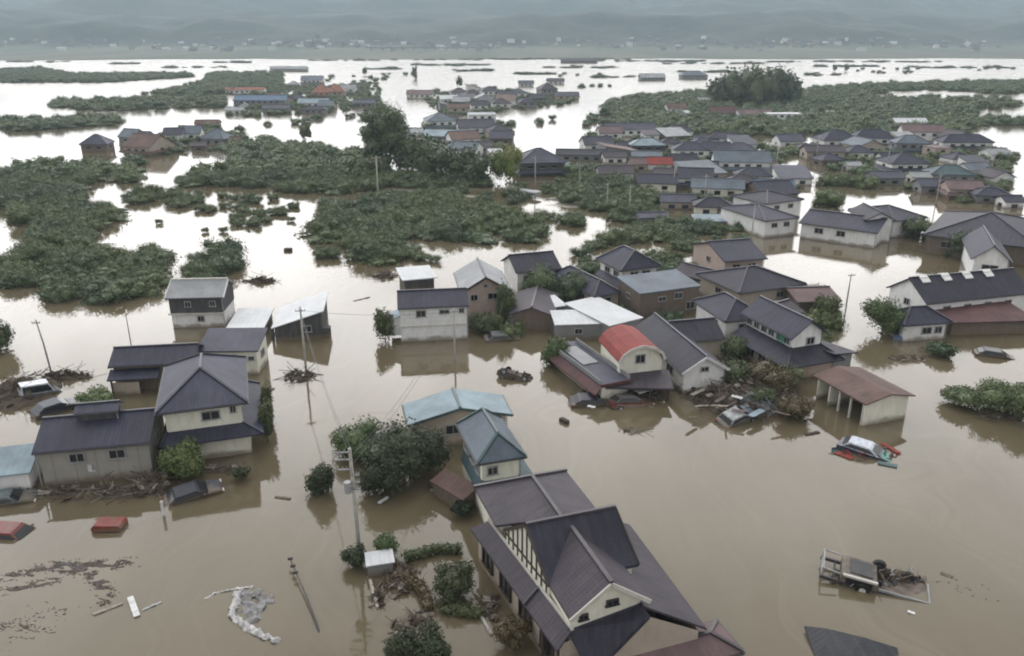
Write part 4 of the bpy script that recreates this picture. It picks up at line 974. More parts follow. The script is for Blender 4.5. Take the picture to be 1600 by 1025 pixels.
# ================================================================ trees
def leaf_mesh(name, lobes, n, size, seed, mat, core=.72, sub=2, flat=.0):
    """a crown: many small leaf clumps spread through the lobes, over a ragged inner mass"""
    g = np.random.default_rng(seed); vs = []; fs = []; tint = []
    vol = np.array([l[3] * l[4] * l[5] for l in lobes]) ** .67; cnt = np.maximum(4, (n * vol / vol.sum()).astype(int))
    for l, c in zip(lobes, cnt):
        d = g.normal(size=(c, 3)); d /= np.linalg.norm(d, axis=1)[:, None]
        r = g.uniform(.4, 1.25, c) ** .6
        bump = np.array([1 + .38 * noise.noise((a[0] * 1.9 + seed, a[1] * 1.9, a[2] * 1.9)) for a in d])
        p = d * (r * bump)[:, None] * np.array(l[3:6]) + np.array(l[:3])
        nn = d + g.normal(scale=.75, size=(c, 3)); nn /= np.linalg.norm(nn, axis=1)[:, None]
        a = np.cross(nn, g.normal(size=(c, 3))); a /= np.linalg.norm(a, axis=1)[:, None]; b = np.cross(nn, a)
        s = size * g.uniform(.5, 1.35, c)
        ti = np.clip(g.normal(.45 + .2 * noise.noise(Vector(l[:3]) * .7 + Vector((seed, 0, 0))), .28, c), 0, 1)
        Q = [p + a * (s * ua * .5 * g.uniform(.7, 1.3, c))[:, None] + b * (s * ub * .5 * g.uniform(.7, 1.3, c))[:, None] for (ua, ub) in ((-1, -.15), (-.1, -.75), (1, .1), (.05, .8))]
        i0 = len(vs); vs += np.stack(Q, 1).reshape(-1, 3).tolist(); fs += [(i0 + 4 * k, i0 + 4 * k + 1, i0 + 4 * k + 2, i0 + 4 * k + 3) for k in range(c)]; tint += ti.tolist()
        if core:
            bm = bmesh.new(); bmesh.ops.create_icosphere(bm, subdivisions=sub, radius=1)
            i = len(vs)
            for v in bm.verts:
                q = v.co; kq = core * (1 + .45 * noise.noise(q * 2.3 + Vector((seed * 1.7, 0, 0))))
                vs.append((q.x * l[3] * kq + l[0], q.y * l[4] * kq + l[1], q.z * l[5] * kq + l[2]))
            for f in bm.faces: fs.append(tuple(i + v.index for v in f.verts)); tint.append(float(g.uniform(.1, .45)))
            bm.free()
    me = bpy.data.meshes.new(name); me.from_pydata([tuple(v) for v in vs], [], fs); me.materials.append(M[mat])
    at_ = me.attributes.new('tint', 'FLOAT', 'FACE'); at_.data.foreach_set('value', np.array(tint, dtype=np.float32))
    me.update(); return me
def trunk_obj(h, r, parent, seed, limbs=4, z0=-2.4):
    g = random.Random(seed); b = MB()
    p = [(0, 0, z0), (g.uniform(-.1, .1), g.uniform(-.1, .1), h * .3), (g.uniform(-.3, .3) * h * .1, g.uniform(-.3, .3) * h * .1, h * .85)]
    b.tube(p, [r, r * .75, r * .25], 7)
    for k in range(limbs):
        a = 6.28 * k / limbs + g.uniform(-.4, .4); z = h * g.uniform(.3, .55); l = h * g.uniform(.3, .45)
        b.tube([(0, 0, z), (math.cos(a) * l * .5, math.sin(a) * l * .5, z + l * .35), (math.cos(a) * l, math.sin(a) * l, z + l * .6)], [r * .5, r * .3, r * .08], 5)
    return b.build('trunk', M['bark'], parent, True)
def lobes(seed, R_, hz, z0, n=6, spread=.6, top=.8):
    g = random.Random(seed); out = [(0, 0, z0 + hz * .5, R_ * .75, R_ * .75, hz * .5)]
    for k in range(n):
        a = 6.28 * k / n + g.uniform(-.5, .5); d = R_ * spread * g.uniform(.7, 1.15); s = g.uniform(.36, .58)
        out.append((math.cos(a) * d, math.sin(a) * d, z0 + hz * g.uniform(.22, top), R_ * s, R_ * s, hz * s * .72))
    return out
ORCH = [leaf_mesh('orchard_tree', lobes(20 + v, 2.5, 2.7, -.45, 9, .72), 2600, .205, 40 + v, 'leaf', .5, 2) for v in range(5)]
LOW = [leaf_mesh('orchard_low', lobes(60 + v, 2.7, 3.0, -.4, 5), 300, .44, 70 + v, 'leaf', .66, 1) for v in range(4)]
FIELDS = [
 ('left', 'low green orchard tree standing in flood water in the broad field left of the barn', 1.0, 4.3, [(0, 268), (47, 262), (165, 258), (170, 275), (130, 292), (122, 310), (165, 318), (186, 342), (150, 368), (150, 392), (170, 397), (245, 400), (270, 438), (200, 472), (130, 474), (60, 468), (0, 446), (0, 412), (55, 395), (60, 372), (30, 342), (0, 322)]),
 ('left', 'low green orchard tree standing in flood water in the broad field left of the barn', 1.0, 4.6, [(160, 268), (215, 250), (226, 280), (190, 290)]),
 ('behind', 'orchard tree in the flooded grove left of the tall dark tree', 1.0, 4.5, [(280, 275), (370, 268), (362, 222), (410, 222), (560, 240), (600, 262), (620, 290), (520, 305), (440, 296), (360, 296), (290, 290)]),
 ('row', 'orchard tree in the thin flooded row between the two left orchards', .9, 4.6, [(200, 310), (230, 297), (260, 304), (322, 305), (332, 318), (210, 320)]),
 ('centre', 'orchard tree in the central flooded orchard behind the boxy white house', 1.0, 4.2, [(470, 322), (500, 328), (560, 320), (600, 306), (700, 306), (790, 340), (850, 352), (850, 376), (720, 379), (600, 384), (545, 388), (500, 368), (482, 342)]),
 ('behind', 'orchard tree in the flooded grove left of the tall dark tree', .9, 5.0, [(560, 280), (640, 276), (780, 284), (785, 292), (640, 294), (570, 296)]),
 ('clump', 'orchard tree in the small clump at the front of the central flooded orchard', 1.0, 4.4, [(560, 388), (645, 384), (650, 408), (600, 415), (562, 410)]),
 ('barn', 'leafy orchard tree in the cluster directly behind the barn with dark upper wall', 1.0, 4.4, [(285, 425), (305, 402), (385, 396), (392, 425), (375, 440), (300, 438)]),
 ('right', 'orchard tree of the wide far orchard on the right', 1.15, 6.6, [(940, 190), (950, 165), (1000, 152), (1120, 143), (1250, 142), (1350, 134), (1600, 128), (1600, 146), (1560, 147), (1500, 142), (1400, 142), (1355, 150), (1365, 155), (1560, 157), (1600, 165), (1595, 168), (1520, 170), (1520, 186), (1600, 190), (1600, 196), (1530, 196), (1510, 202), (1505, 214), (1450, 205), (1380, 212), (1250, 214), (1100, 212), (1000, 200), (950, 200)]),
 ('strips', 'orchard tree of the far flooded strips on the left', 1.1, 6.6, [(0, 113), (60, 107), (110, 117), (300, 116), (300, 121), (160, 129), (0, 129)]),
 ('strips', 'orchard tree of the far flooded strips on the left', 1.1, 5.8, [(75, 166), (90, 160), (350, 155), (350, 168), (130, 174)]),
 ('strips', 'orchard tree of the far flooded strips on the left', 1.1, 5.4, [(5, 192), (180, 184), (192, 194), (10, 207)]),
 ('strips', 'orchard tree of the far flooded strips on the left', 1.1, 6.4, [(225, 148), (310, 134), (330, 115), (440, 115), (440, 142), (300, 150)]),
 ('middle', 'rounded tree among the half drowned gardens in the middle of the town', 1.0, 5.4, [(865, 290), (905, 262), (940, 268), (1000, 292), (1035, 325), (1010, 345), (960, 330), (900, 318)]),
 ('middle', 'rounded tree among the half drowned gardens in the middle of the town', .9, 5.6, [(895, 395), (960, 372), (1000, 362), (1075, 362), (1100, 380), (1060, 392), (1000, 380), (940, 400), (905, 402)]),
 ('middle', 'rounded tree among the half drowned gardens in the middle of the town', .8, 6.5, [(1130, 356), (1170, 350), (1185, 380), (1120, 378)]),
]
pts = []
for fi, (grp, lab, sc, sp_, poly) in enumerate(FIELDS):
    g = random.Random(100 + fi); wp = [tuple(at(*q)[:2]) for q in poly]
    xs_ = [q[0] for q in wp]; ys_ = [q[1] for q in wp]
    y_ = min(ys_); row = 0
    while y_ < max(ys_):
        x_ = min(xs_) + (row % 2) * sp_ * .5
        while x_ < max(xs_):
            q = (x_ + g.uniform(-.38, .38) * sp_, y_ + g.uniform(-.38, .38) * sp_)
            if inside(q, wp) and g.random() < .9: pts.append((q[1], q[0], grp, lab, sc * g.uniform(.7, 1.2)))
            x_ += sp_ * .88
        y_ += sp_ * .76; row += 1
# scattered single trees and hedges round the edges of the orchards
g = random.Random(77)
for (px, py, n, sx, sy, sc) in ((850, 300, 14, 60, 8, .7), (760, 312, 9, 60, 6, .6), (680, 296, 8, 50, 5, .7), (740, 140, 4, 60, 3, .9), (352, 318, 14, 50, 15, .5), (405, 332, 16, 40, 22, .5), (300, 350, 5, 80, 20, .3), (450, 330, 6, 20, 16, .45), (300, 318, 6, 30, 6, .7), (880, 345, 6, 26, 10, .7), (680, 405, 3, 26, 5, .45), (505, 400, 4, 16, 4, .6), (855, 190, 3, 14, 4, .8),
                               (930, 190, 5, 14, 8, .8), (915, 228, 5, 12, 10, .9), (455, 300, 4, 20, 6, .8), (640, 205, 2, 10, 2, .6), (1215, 240, 7, 30, 8, .9), (1290, 318, 5, 26, 5, .8), (1000, 350, 8, 40, 14, .8), (1330, 285, 10, 40, 12, .9), (1400, 250, 6, 60, 6, .8), (1530, 248, 9, 50, 5, .9), (1085, 355, 5, 30, 8, .7),
                               (560, 125, 8, 50, 6, 1.0), (620, 120, 6, 30, 4, 1.0), (880, 118, 5, 60, 2, .8), (935, 136, 6, 30, 2, .8), (460, 190, 6, 60, 6, .8), (560, 182, 5, 24, 3, .8), (390, 180, 8, 40, 5, .8), (330, 205, 6, 50, 5, .9), (1450, 110, 10, 120, 3, .9), (1390, 114, 6, 40, 2, .9), (1560, 108, 6, 30, 2, 1.0)):
    for k in range(n):
        q = at(px + g.uniform(-sx, sx), py + g.uniform(-sy, sy))
        pts.append((q.y, q.x, 'scatter', 'single rounded tree rising from the water at the edge of an orchard or garden', sc * g.uniform(.75, 1.2)))
for cl, poly in list(TOWN.items()) + [('x', [(860, 270), (930, 262), (1050, 330), (1160, 360), (1180, 385), (1060, 372), (930, 345)]), ('x', [(890, 400), (1110, 395), (1210, 455), (1320, 470), (1330, 540), (1240, 560), (1130, 520), (1000, 515), (880, 490)]), ('x', [(720, 470), (860, 490), (880, 540), (740, 520)]), ('x', [(1440, 365), (1530, 385), (1560, 420), (1480, 400)]), ('x', [(1000, 360), (1090, 360), (1080, 400), (1010, 400)])]:
    wp = [tuple(at(*q)[:2]) for q in poly]; x0_, x1_ = min(q[0] for q in wp), max(q[0] for q in wp); y0_, y1_ = min(q[1] for q in wp), max(q[1] for q in wp)
    for k in range(int((x1_ - x0_) * (y1_ - y0_) / (15 if y0_ < 70 else 17 if y0_ < 200 else 24))):
        q = (g.uniform(x0_, x1_), g.uniform(y0_, y1_))
        if inside(q, wp) and not any((q[0] - o_[0]) ** 2 + (q[1] - o_[1]) ** 2 < (o_[2] * .85 + 1) ** 2 for o_ in OCC): pts.append((q[1], q[0], 'garden', 'rounded garden tree standing between the half drowned houses of the town', g.uniform(.35, .85)))
pts.sort()
far = []
GN = {'left': 'trees of the left orchard', 'behind': 'trees of the grove by the tall tree', 'row': 'trees of the thin orchard row', 'centre': 'trees of the central orchard', 'clump': 'trees of the front clump', 'barn': 'trees behind the barn', 'right': 'trees of the right orchard', 'strips': 'trees of the left strips', 'middle': 'trees among the town gardens', 'scatter': 'scattered trees', 'garden': 'garden trees in the town'}
for i, (y_, x_, grp, lab, sc) in enumerate(pts):
    rz = (i * 2.399) % 6.28
    if i < 296:
        o = link('orchard_tree', ORCH[i % 5], None, (x_, y_, -.1 if sc > .65 else .1), (0, 0, rz), (sc, sc * (.85 + .3 * ((i * 7) % 10) / 10), sc * (.8 + .4 * ((i * 3) % 10) / 10)))
        tag(o, lab, 'tree', GN[grp])
    else: far.append((x_, y_, sc, rz))
def merged(name, items, meshes, mat, sx=1.0):
    V, Fc, T = [], [], []; off = 0
    for k, (x_, y_, sc, rz) in enumerate(items):
        me = meshes[k % len(meshes)]; n = len(me.vertices)
        co = np.empty(n * 3); me.vertices.foreach_get('co', co); co = co.reshape(-1, 3)
        c, s = math.cos(rz) * sc, math.sin(rz) * sc
        V.append(np.stack([(co[:, 0] * c - co[:, 1] * s) * sx + x_, co[:, 0] * s + co[:, 1] * c + y_, co[:, 2] * sc * (.8 + .4 * ((k * 3) % 10) / 10)], 1))
        ti = np.empty(len(me.polygons), dtype=np.float32); me.attributes['tint'].data.foreach_get('value', ti)
        T.append(np.clip(ti + ((k * 37) % 100) / 100 * .5 - .25, 0, 1)); Fc += [tuple(v + off for v in p.vertices) for p in me.polygons]; off += n
    me = bpy.data.meshes.new(name); me.from_pydata(np.concatenate(V).tolist(), [], Fc); me.materials.append(mat)
    a_ = me.attributes.new('tint', 'FLOAT', 'FACE'); a_.data.foreach_set('value', np.concatenate(T).astype(np.float32)); me.update()
    return link(name, me)
near_far = [f for f in far if f[1] < 190]; rest = [f for f in far if f[1] >= 190]
if near_far: tag(merged('orchard_rows', near_far, ORCH, M['leaf']), 'remaining green orchard trees of the middle distance standing in flood water', 'orchard', kind='stuff')
tag(merged('far_orchards', rest, LOW, M['leaf']), 'far flooded orchards that read as low dark green strips', 'orchard', kind='stuff')
print('TREES', len(pts), len(near_far), len(rest))
low_ = [(x_ + random.Random(i).uniform(-2, 2), y_ + random.Random(i + 9).uniform(-2, 2), sc * 1.05, i * 1.3) for i, (y_, x_, grp, lab, sc) in enumerate(pts) if grp in ('left', 'behind', 'centre', 'right', 'clump', 'strips', 'middle')]
ug = merged('undergrowth', low_, LOW, M['leaf']); ug.scale = (1, 1, .42); tag(ug, 'low drowned undergrowth filling the gaps between orchard trees', 'undergrowth', kind='stuff')
# a low bank of mud laid bare between the orchard and the town
mp_ = [(600, 297, 4), (680, 299, 7), (760, 304, 9), (840, 309, 8), (920, 316, 7), (1000, 330, 6), (1040, 338, 3)]
v_, f_ = [], []
for i, (px, py, hw) in enumerate([(mp_[k][0] + (mp_[k + 1][0] - mp_[k][0]) * q / 6, mp_[k][1] + (mp_[k + 1][1] - mp_[k][1]) * q / 6, mp_[k][2] + (mp_[k + 1][2] - mp_[k][2]) * q / 6) for k in range(6) for q in range(6)]):
    c = at(px, py)
    for k in range(15):
        f = k / 7 - 1; y_ = c.y + f * hw; v_.append((c.x, y_, .16 * (1 - f * f) - .14 + .30 * noise.fractal((c.x * .12, y_ * .22, 2.0), 1.0, 2.0, 4)))
for i in range(35):
    for k in range(14): f_.append((i*15+k, i*15+k+15, i*15+k+16, i*15+k+1))
me = bpy.data.meshes.new('mud_bank'); me.from_pydata(v_, [], f_); me.materials.append(m_plain('wet_mud', (.115, .098, .060), .35, .35, .4)); me.polygons.foreach_set('use_smooth', [True] * len(f_)); tag(link('mud_bank', me), kind='structure')
# dark strips of drowned hedges and banks far out on the water
hs_ = []
for (px, py, w_, n) in ((300, 106, 120, 14), (520, 95, 140, 16), (900, 106, 140, 16), (1120, 100, 160, 18), (1420, 97, 140, 16), (1250, 118, 120, 10), (680, 94, 160, 14), (60, 97, 100, 10), (190, 100, 50, 12), (700, 102, 120, 26), (740, 111, 50, 10), (830, 116, 60, 12), (1000, 96, 200, 40), (1330, 104, 120, 22), (1500, 106, 150, 30), (40, 109, 80, 18), (370, 98, 90, 16), (960, 121, 60, 10), (1100, 113, 100, 20), (600, 108, 60, 12), (860, 93, 260, 40), (1250, 97, 160, 26)):
    for k in range(n):
        q = at(px + g.uniform(-w_ / 2, w_ / 2), py + g.gauss(0, .4)); hs_.append((q.x, q.y, g.uniform(.35, .9), g.uniform(0, 6)))
tag(merged('drowned_hedges', hs_, LOW, M['leaf_dark'], 3.2), 'thin dark strips of drowned hedges far out on the bright water', 'hedge', kind='stuff')
def tree(name, label, cat, px, py, h, R_, mat, seed, n=1500, size=.35, nl=7, z0=None, trunk=True, loc=None, group=None, spread=.6, limbs=4, top=.8):
    p = loc or at(px, py); z0 = h * .22 if z0 is None else z0
    t = thing(name, label, cat, (p[0], p[1], 0), random.Random(seed).uniform(0, 6), group)
    me = leaf_mesh('crown', lobes(seed, R_, h - z0, z0, nl, spread, top), n, size, seed, mat, .66, 2)
    link('crown', me, t)
    if trunk: trunk_obj(h * .9, max(.07, h * .022), t, seed, limbs)
    return t
TALL = [(0, 0, 8.4, 5.0, 5.0, 6.9)]
gt = random.Random(19)
for k in range(20):
    z = 1.6 + 12.6 * ((k + .5) / 20); rr = 6.3 * math.sqrt(max(.05, 1 - ((z - 6.2) / 9.6) ** 2)); a = k * 2.4
    TALL.append((math.cos(a) * rr * .72, math.sin(a) * rr * .72, z, gt.uniform(1.9, 2.9), gt.uniform(1.9, 2.9), gt.uniform(1.5, 2.2)))
tp = at(605, 266); t = thing('broadleaf_tree', 'tall dark broadleaf tree towering over the central orchard', 'tree', (tp.x, tp.y, 0))
link('crown', leaf_mesh('crown', TALL, 17000, .44, 3, 'leaf', .7, 2), t); trunk_obj(13, .4, t, 3, 6)
tree('broadleaf_tree', 'dark spreading tree at the right foot of the tall dark tree', 'tree', 664, 272, 8.5, 7.0, 'leaf_dark', 4, 2600, .7, 8, .3)
tree('broadleaf_tree', 'broad dark tree halfway between the tall dark tree and the yellow green tree', 'tree', 712, 280, 7.2, 6.2, 'leaf_dark', 5, 2200, .65, 8, .2)
tree('broadleaf_tree', 'low dark bushy tree at the left foot of the tall dark tree', 'tree', 570, 282, 5.5, 5.0, 'leaf_dark', 9, 1800, .6, 8, .1)
tree('broadleaf_tree', 'yellow green tree beside the grey hipped house', 'tree', 792, 285, 8.4, 3.9, 'leaf_lime', 6, 4000, .4, 8, .6)
tree('broadleaf_tree', 'small dark tree squeezed left of the yellow green tree', 'tree', 748, 288, 6.0, 3.2, 'leaf_dark', 8, 1200, .6, 6, .2)
gD = random.Random(12)
for k in range(9):
    tree('conifer', 'tall dark conifer in the dense far grove on the right orchard', 'tree', 1126 + k * 13, 166 + gD.uniform(-3, 3), gD.uniform(12, 18.5) * (.75 if k in (0, 8) else 1), 7.0, 'leaf_dark', 30 + k, 650, 1.6, 7, .2, group='trees of the dense far grove')
for (px, py, h) in ((648, 124, 9), (570, 118, 7), (718, 136, 7), (1304, 112, 6), (1322, 112, 7), (478, 218, 5)):
    tree('conifer', 'lone small dark tree standing far out in the flooded plain', 'tree', px, py, h, 2.2, 'leaf_dark', int(px), 160, 1.0, 5, .3, group='lone far trees')
# garden trees between the nearer houses
for i, (nm, lab, px, py, h, R_, mt, n) in enumerate((
    ('broadleaf_tree', 'round green tree left of the small white house with hipped roof', 1378, 522, 4.2, 2.4, 'leaf_fresh', 1900),
    ('broadleaf_tree', 'bushy garden tree in front of the small white walled house', 845, 472, 4.6, 2.6, 'leaf', 1700),
    ('broadleaf_tree', 'dark bushy tree right of the bushy garden tree, behind white sheet roofs', 890, 475, 3.8, 2.4, 'leaf_dark', 1500),
    ('conifer', 'slim dark tree beside the beige gabled house', 790, 505, 4.6, 1.2, 'leaf_dark', 900),
    ('shrub', 'green bush at the left corner of the terrace by the red curved roof', 868, 572, 2.9, 1.5, 'leaf_fresh', 1400),
    ('shrub', 'dark bushes at the left side of the boxy white house', 603, 532, 3.6, 1.2, 'leaf_dark', 1000),
    ('shrub', 'dark hedge between the boxy white house and slim tree', 765, 520, 2.2, 1.7, 'leaf_dark', 900),
    ('shrub', 'bright green bush in front of the cream two storey house', 292, 745, 2.9, 1.7, 'leaf_fresh', 2400),
    ('shrub', 'tall narrow hedge at the right side of the cream two storey house', 420, 690, 3.6, .6, 'leaf_dark', 900),
    ('shrub', 'second narrow hedge at the far right corner of the cream two storey house', 419, 655, 3.2, .55, 'leaf_dark', 700),
    ('shrub', 'tiny bush near the water gauge pole right of the dark blue car', 378, 750, 1.0, .7, 'leaf_dark', 300),
    ('shrub', 'green bush behind the roof monitor of the grey workshop', 150, 640, 1.8, 1.6, 'leaf_fresh', 900),
    ('broadleaf_tree', 'tree cut by the left edge above the pale shed', 2, 548, 3.4, 1.6, 'leaf_dark', 900),
    ('broadleaf_tree', 'big dark green garden tree left of the low beige house', 632, 745, 4.4, 2.9, 'leaf_dark', 3800),
    ('broadleaf_tree', 'leafy tree behind the big dark garden tree reaching left over the water', 558, 712, 2.6, 2.2, 'leaf_fresh', 2000),
    ('broadleaf_tree', 'dark tree against the wall of the low beige house', 672, 735, 3.6, 1.7, 'leaf_dark', 1700),
    ('shrub', 'dark green bush at the foot of the pole with transformers', 600, 770, 2.6, 1.7, 'leaf_dark', 1700),
    ('shrub', 'lone egg shaped bush standing in open water left of the pole', 504, 770, 2.3, 1.0, 'leaf_dark', 1500),
    ('shrub', 'round clipped garden tree beside the verandah of the mauve tiled house', 708, 930, 1.9, 1.35, 'leaf_dark', 1800),
    ('shrub', 'leafy bush beside the small white roof by the pole', 605, 868, 1.5, .9, 'leaf_fresh', 900),
    ('shrub', 'dark bush left of the small white roof by the pole', 556, 885, 1.5, .8, 'leaf_dark', 800),
    ('broadleaf_tree', 'dark ragged tree at the bottom edge left of the drowned garden path', 628, 1040, 1.9, .9, 'leaf_dark', 1400),
    ('broadleaf_tree', 'dark ragged tree at the bottom edge in the drowned garden', 676, 1045, 2.3, 1.1, 'leaf_dark', 1600),
    ('shrub', 'muddy brown bush at the bottom edge by the mauve tiled house', 800, 1010, 1.6, 1.0, 'leaf_brown', 900),
    ('shrub', 'small dark bush beside the rusty lean-to', 722, 805, 1.0, .8, 'leaf_dark', 600),
    ('shrub', 'low green shrub in front of the small white house with hipped roof', 1470, 556, 1.3, 1.6, 'leaf', 800),
    ('broadleaf_tree', 'dark garden tree before the very large farmhouse, left one', 1432, 372, 3.6, 2.6, 'leaf_dark', 900),
    ('broadleaf_tree', 'dark garden tree before the very large farmhouse, right one', 1502, 402, 4.2, 2.8, 'leaf_dark', 1100),
    ('shrub', 'round bush on the water left of the long low dark blue house', 1295, 322, 3.2, 2.8, 'leaf_fresh', 900),
    ('broadleaf_tree', 'small tree right of the pinkish annex behind the long dark house', 1290, 500, 2.8, 1.6, 'leaf_dark', 900),
    ('shrub', 'long hedge end at the right edge below the maroon shed', 1500, 632, 1.4, 2.0, 'leaf', 1500),
    ('shrub', 'big green hedge clump at the right edge of the photo', 1560, 640, 2.6, 2.4, 'leaf', 2400),
    ('shrub', 'second green hedge clump cut by the right edge', 1600, 655, 3.2, 2.2, 'leaf', 2000),
    ('shrub', 'muddy bushes behind the debris heap right of the dark tiled house', 1150, 600, 2.4, 2.2, 'leaf_dark', 1600),
    ('shrub', 'muddy green bushes beside the lower roof of the long dark house', 1205, 615, 2.6, 2.2, 'leaf_brown', 1600),
    ('shrub', 'green shrubs wedged between the dark tiled house and long dark house', 1145, 560, 2.4, 1.6, 'leaf', 900),
    ('shrub', 'green shrubs at the far end of the debris heap near the garage', 1225, 605, 2.2, 1.6, 'leaf', 900),
    ('shrub', 'low green tangle growing out of the middle of the debris heap', 1190, 635, 1.8, 1.5, 'leaf_dark', 900),
    ('shrub', 'brown green bush at the right end of the debris heap', 1240, 650, 1.8, 1.6, 'leaf_brown', 1200))):
    near = py > 600
    if py > 690 and mt == 'leaf_dark': mt = 'leaf_deep'
    tree(nm, lab, 'bush' if nm == 'shrub' else 'tree', px, py, h, R_, mt, 200 + i, int(n * 3), (.13 if py > 850 else .165 if near else .22), 7, .25 if nm == 'shrub' else h * .12, True, limbs=3)
for (pa_, pb_, lab, h) in (((640, 872), (712, 862), 'low dark hedge across the drowned garden', .8), ((640, 905), (672, 950), 'reddish brown drowned hedge beside the garden path', .7), ((700, 955), (745, 960), 'dark low hedge under the round clipped tree', .6)):
    A_, B_ = at(*pa_), at(*pb_); d_ = B_ - A_; lb = []
    gg = random.Random(int(pa_[0]))
    for k in range(6): q = (k / 5 - .5); lb.append((q * d_.length, gg.uniform(-.15, .15), h * .4, .5, .38, h * gg.uniform(.4, .65)))
    t = thing('hedge', lab, 'hedge', (A_ + B_) / 2, math.atan2(d_.y, d_.x)); link('foliage', leaf_mesh('foliage', lb, 1100, .17, int(pa_[1]), 'leaf_brown' if 'brown' in lab else 'leaf_dark', .7, 2), t)
# ================================================================ poles and wires
def pole(name, label, base, top_h, r=.13, lean=(0, 0), arms=(), lamp=None, trans=False, cat='utility pole', arm_rot=0.0, mat='concrete'):
    p = at(*base); t = thing(name, label, cat, (p.x, p.y, 0), arm_rot)
    b = MB(); top = (lean[0], lean[1], top_h); b.tube([(0, 0, -2.5), (lean[0] * .5, lean[1] * .5, top_h * .5), top], [r, r * .85, r * .65], 10); b.build('pole', M[mat], t, True)
    for q_ in arms:
        z, l = q_[:2]; off = q_[2] if len(q_) > 2 else 0.0
        k = z / top_h; c = Vector((lean[0] * k + off, lean[1] * k, z))
        b = MB(); b.box(c + Vector((0, -.14, 0)), (l, .08, .09)); a = b.build('crossarm', M['metal'], t)
        for q in (-.45, -.15, .15, .45):
            b = MB(); b.tube([c + Vector((q * l, -.14, .03)), c + Vector((q * l, -.14, .2))], [.035, .025], 8); b.build('insulator', M['metal'], a)
    if trans:
        z = top_h - 2.6; b = MB(); b.tube([(-.42, -.1, z - .4), (-.42, -.1, z + .35)], .22, 14); b.box((-.2, -.1, z), (.3, .1, .1)); b.build('transformer', M['metal'], t)
    return t, p
pole('utility_pole', 'tall pale concrete pole with crossarms and transformers at the drowned garden', (563, 872), 8.0, .15, (-.15, .1), [(7.8, 1.0, -.45), (7.3, 1.1, -.5), (6.6, .9, -.4), (6.2, .5, .22), (5.7, .5, .22), (5.2, .5, .22)], None, True, arm_rot=R(4))
pole('utility_pole', 'pale utility pole standing in the water before the white single slope shed', (478, 575), 6.6, .13, (0, 0), [(6.2, 1.0)], arm_rot=R(10))
pole('utility_pole', 'pale pole in front of the right corner of the boxy white house', (711, 565), 5.8, .11, (0, 0), [(5.5, .9)], arm_rot=R(10))
pole('utility_pole', 'thin dark pole leaning slightly in the water at the left edge field', (81, 578), 5.4, .10, (-.55, .1), [(5.1, .8)], mat='metal', arm_rot=R(5))
pole('utility_pole', 'faint thin pole between the leaning dark pole and the barn', (206, 545), 3.8, .07, (0, 0), [], mat='metal')
pole('utility_pole', 'pole standing in the flooded street beside the dusty pink roof', (1322, 478), 4.2, .10, (.05, 0), [(4.0, 1.0)], mat='metal', arm_rot=R(12))
pole('utility_pole', 'tall pole in the central orchard under the tall dark tree', (591, 305), 8.2, .2, (0, 0), [(7.8, 2.2)], arm_rot=R(10))
pole('utility_pole', 'pole beside the dark hipped houses above the white front wall', (1174, 376), 6.0, .13, (0, 0), [(5.6, 1.2)], arm_rot=R(10))
pole('utility_pole', 'pole amid the trees left of the pale blue lean-to', (983, 336), 5.5, .14, (0, 0), [(5.2, 1.3)], arm_rot=R(10))
pole('utility_pole', 'pole next to the yellow green tree by the grey hipped house', (836, 290), 6.5, .16, (0, 0), [(6.2, 1.6)], arm_rot=R(10))
for px, py, h_ in ((905, 300, 6), (948, 330, 5.5), (1052, 300, 6), (1100, 320, 6), (1212, 268, 6.5), (1275, 250, 6.5), (1385, 268, 6.5), (1462, 318, 6), (1540, 268, 6.5), (770, 205, 7), (700, 190, 7)):
    t_, p_ = pole('utility_pole', 'thin pale utility pole standing among the crowded houses of the town behind', (px, py), h_, .11, (0, 0), [(h_ - .4, 1.3)], arm_rot=R(10)); t_['group'] = 'poles of the town behind'
b_, t_ = at(507, 1014), at(453, 872, .55)
d_ = t_ - b_
t = thing('fallen_pole', 'thin fallen pole slanting out of the water at lower left with dark end fittings', 'pole', b_)
b = MB(); b.tube([(0, 0, -.35), d_ * .3 + Vector((.12, 0, 0)), d_ * .62 + Vector((.1, 0, 0)), d_], [.07, .06, .05, .045], 8); b.build('pole', M['dmetal'], t, True)
for k in (.82, .9, .99): b = MB(); q = d_ * k; b.tube([q + Vector((-.14, 0, .0)), q + Vector((.14, .02, .02))], [.11, .09], 8); b.build('fitting', M['dmetal'], t)
p = at(256, 806); t = thing('gauge_post', 'white post standing in the water in front of the grey workshop', 'post', (p.x, p.y, 0))
b = MB(); b.tube([(0, 0, -2), (0, 0, 1.15)], .10, 10); b.build('post', M['white'], t); b = MB(); b.tube([(0, 0, 1.15), (0, 0, 1.22)], [.13, .06], 10); b.build('cap', M['trim'], t)
def cable(a, b_, za, zb_, label):
    A_, B_ = at(*a), at(*b_); A_.z = za; B_.z = zb_; c = (A_ + B_) / 2; m_ = MB(); q = []
    for i in range(13): f = i / 12; v = A_.lerp(B_, f) - c; v.z -= 4 * f * (1 - f) * .03 * (B_ - A_).length; q.append(v)
    m_.tube(q, .014, 5); tag(m_.build('power_cable', M['dmetal'], None, False, c), label, 'cable')
for i_, (dz, wd) in enumerate(((7.8, 'upper'), (7.2, 'lower'))):
    cable((563, 872), (478, 575), dz, 6.25 - i_ * .4, '%s cable from the pole with transformers to the pole before the white shed' % wd)
    cable((563, 872), (711, 565), dz - .2, 5.6 - i_ * .4, '%s cable from the pole with transformers to the pole at the boxy white house' % wd)
cable((478, 575), (711, 565), 6.2, 5.5, 'cable between the pole before the white shed and boxy house pole')
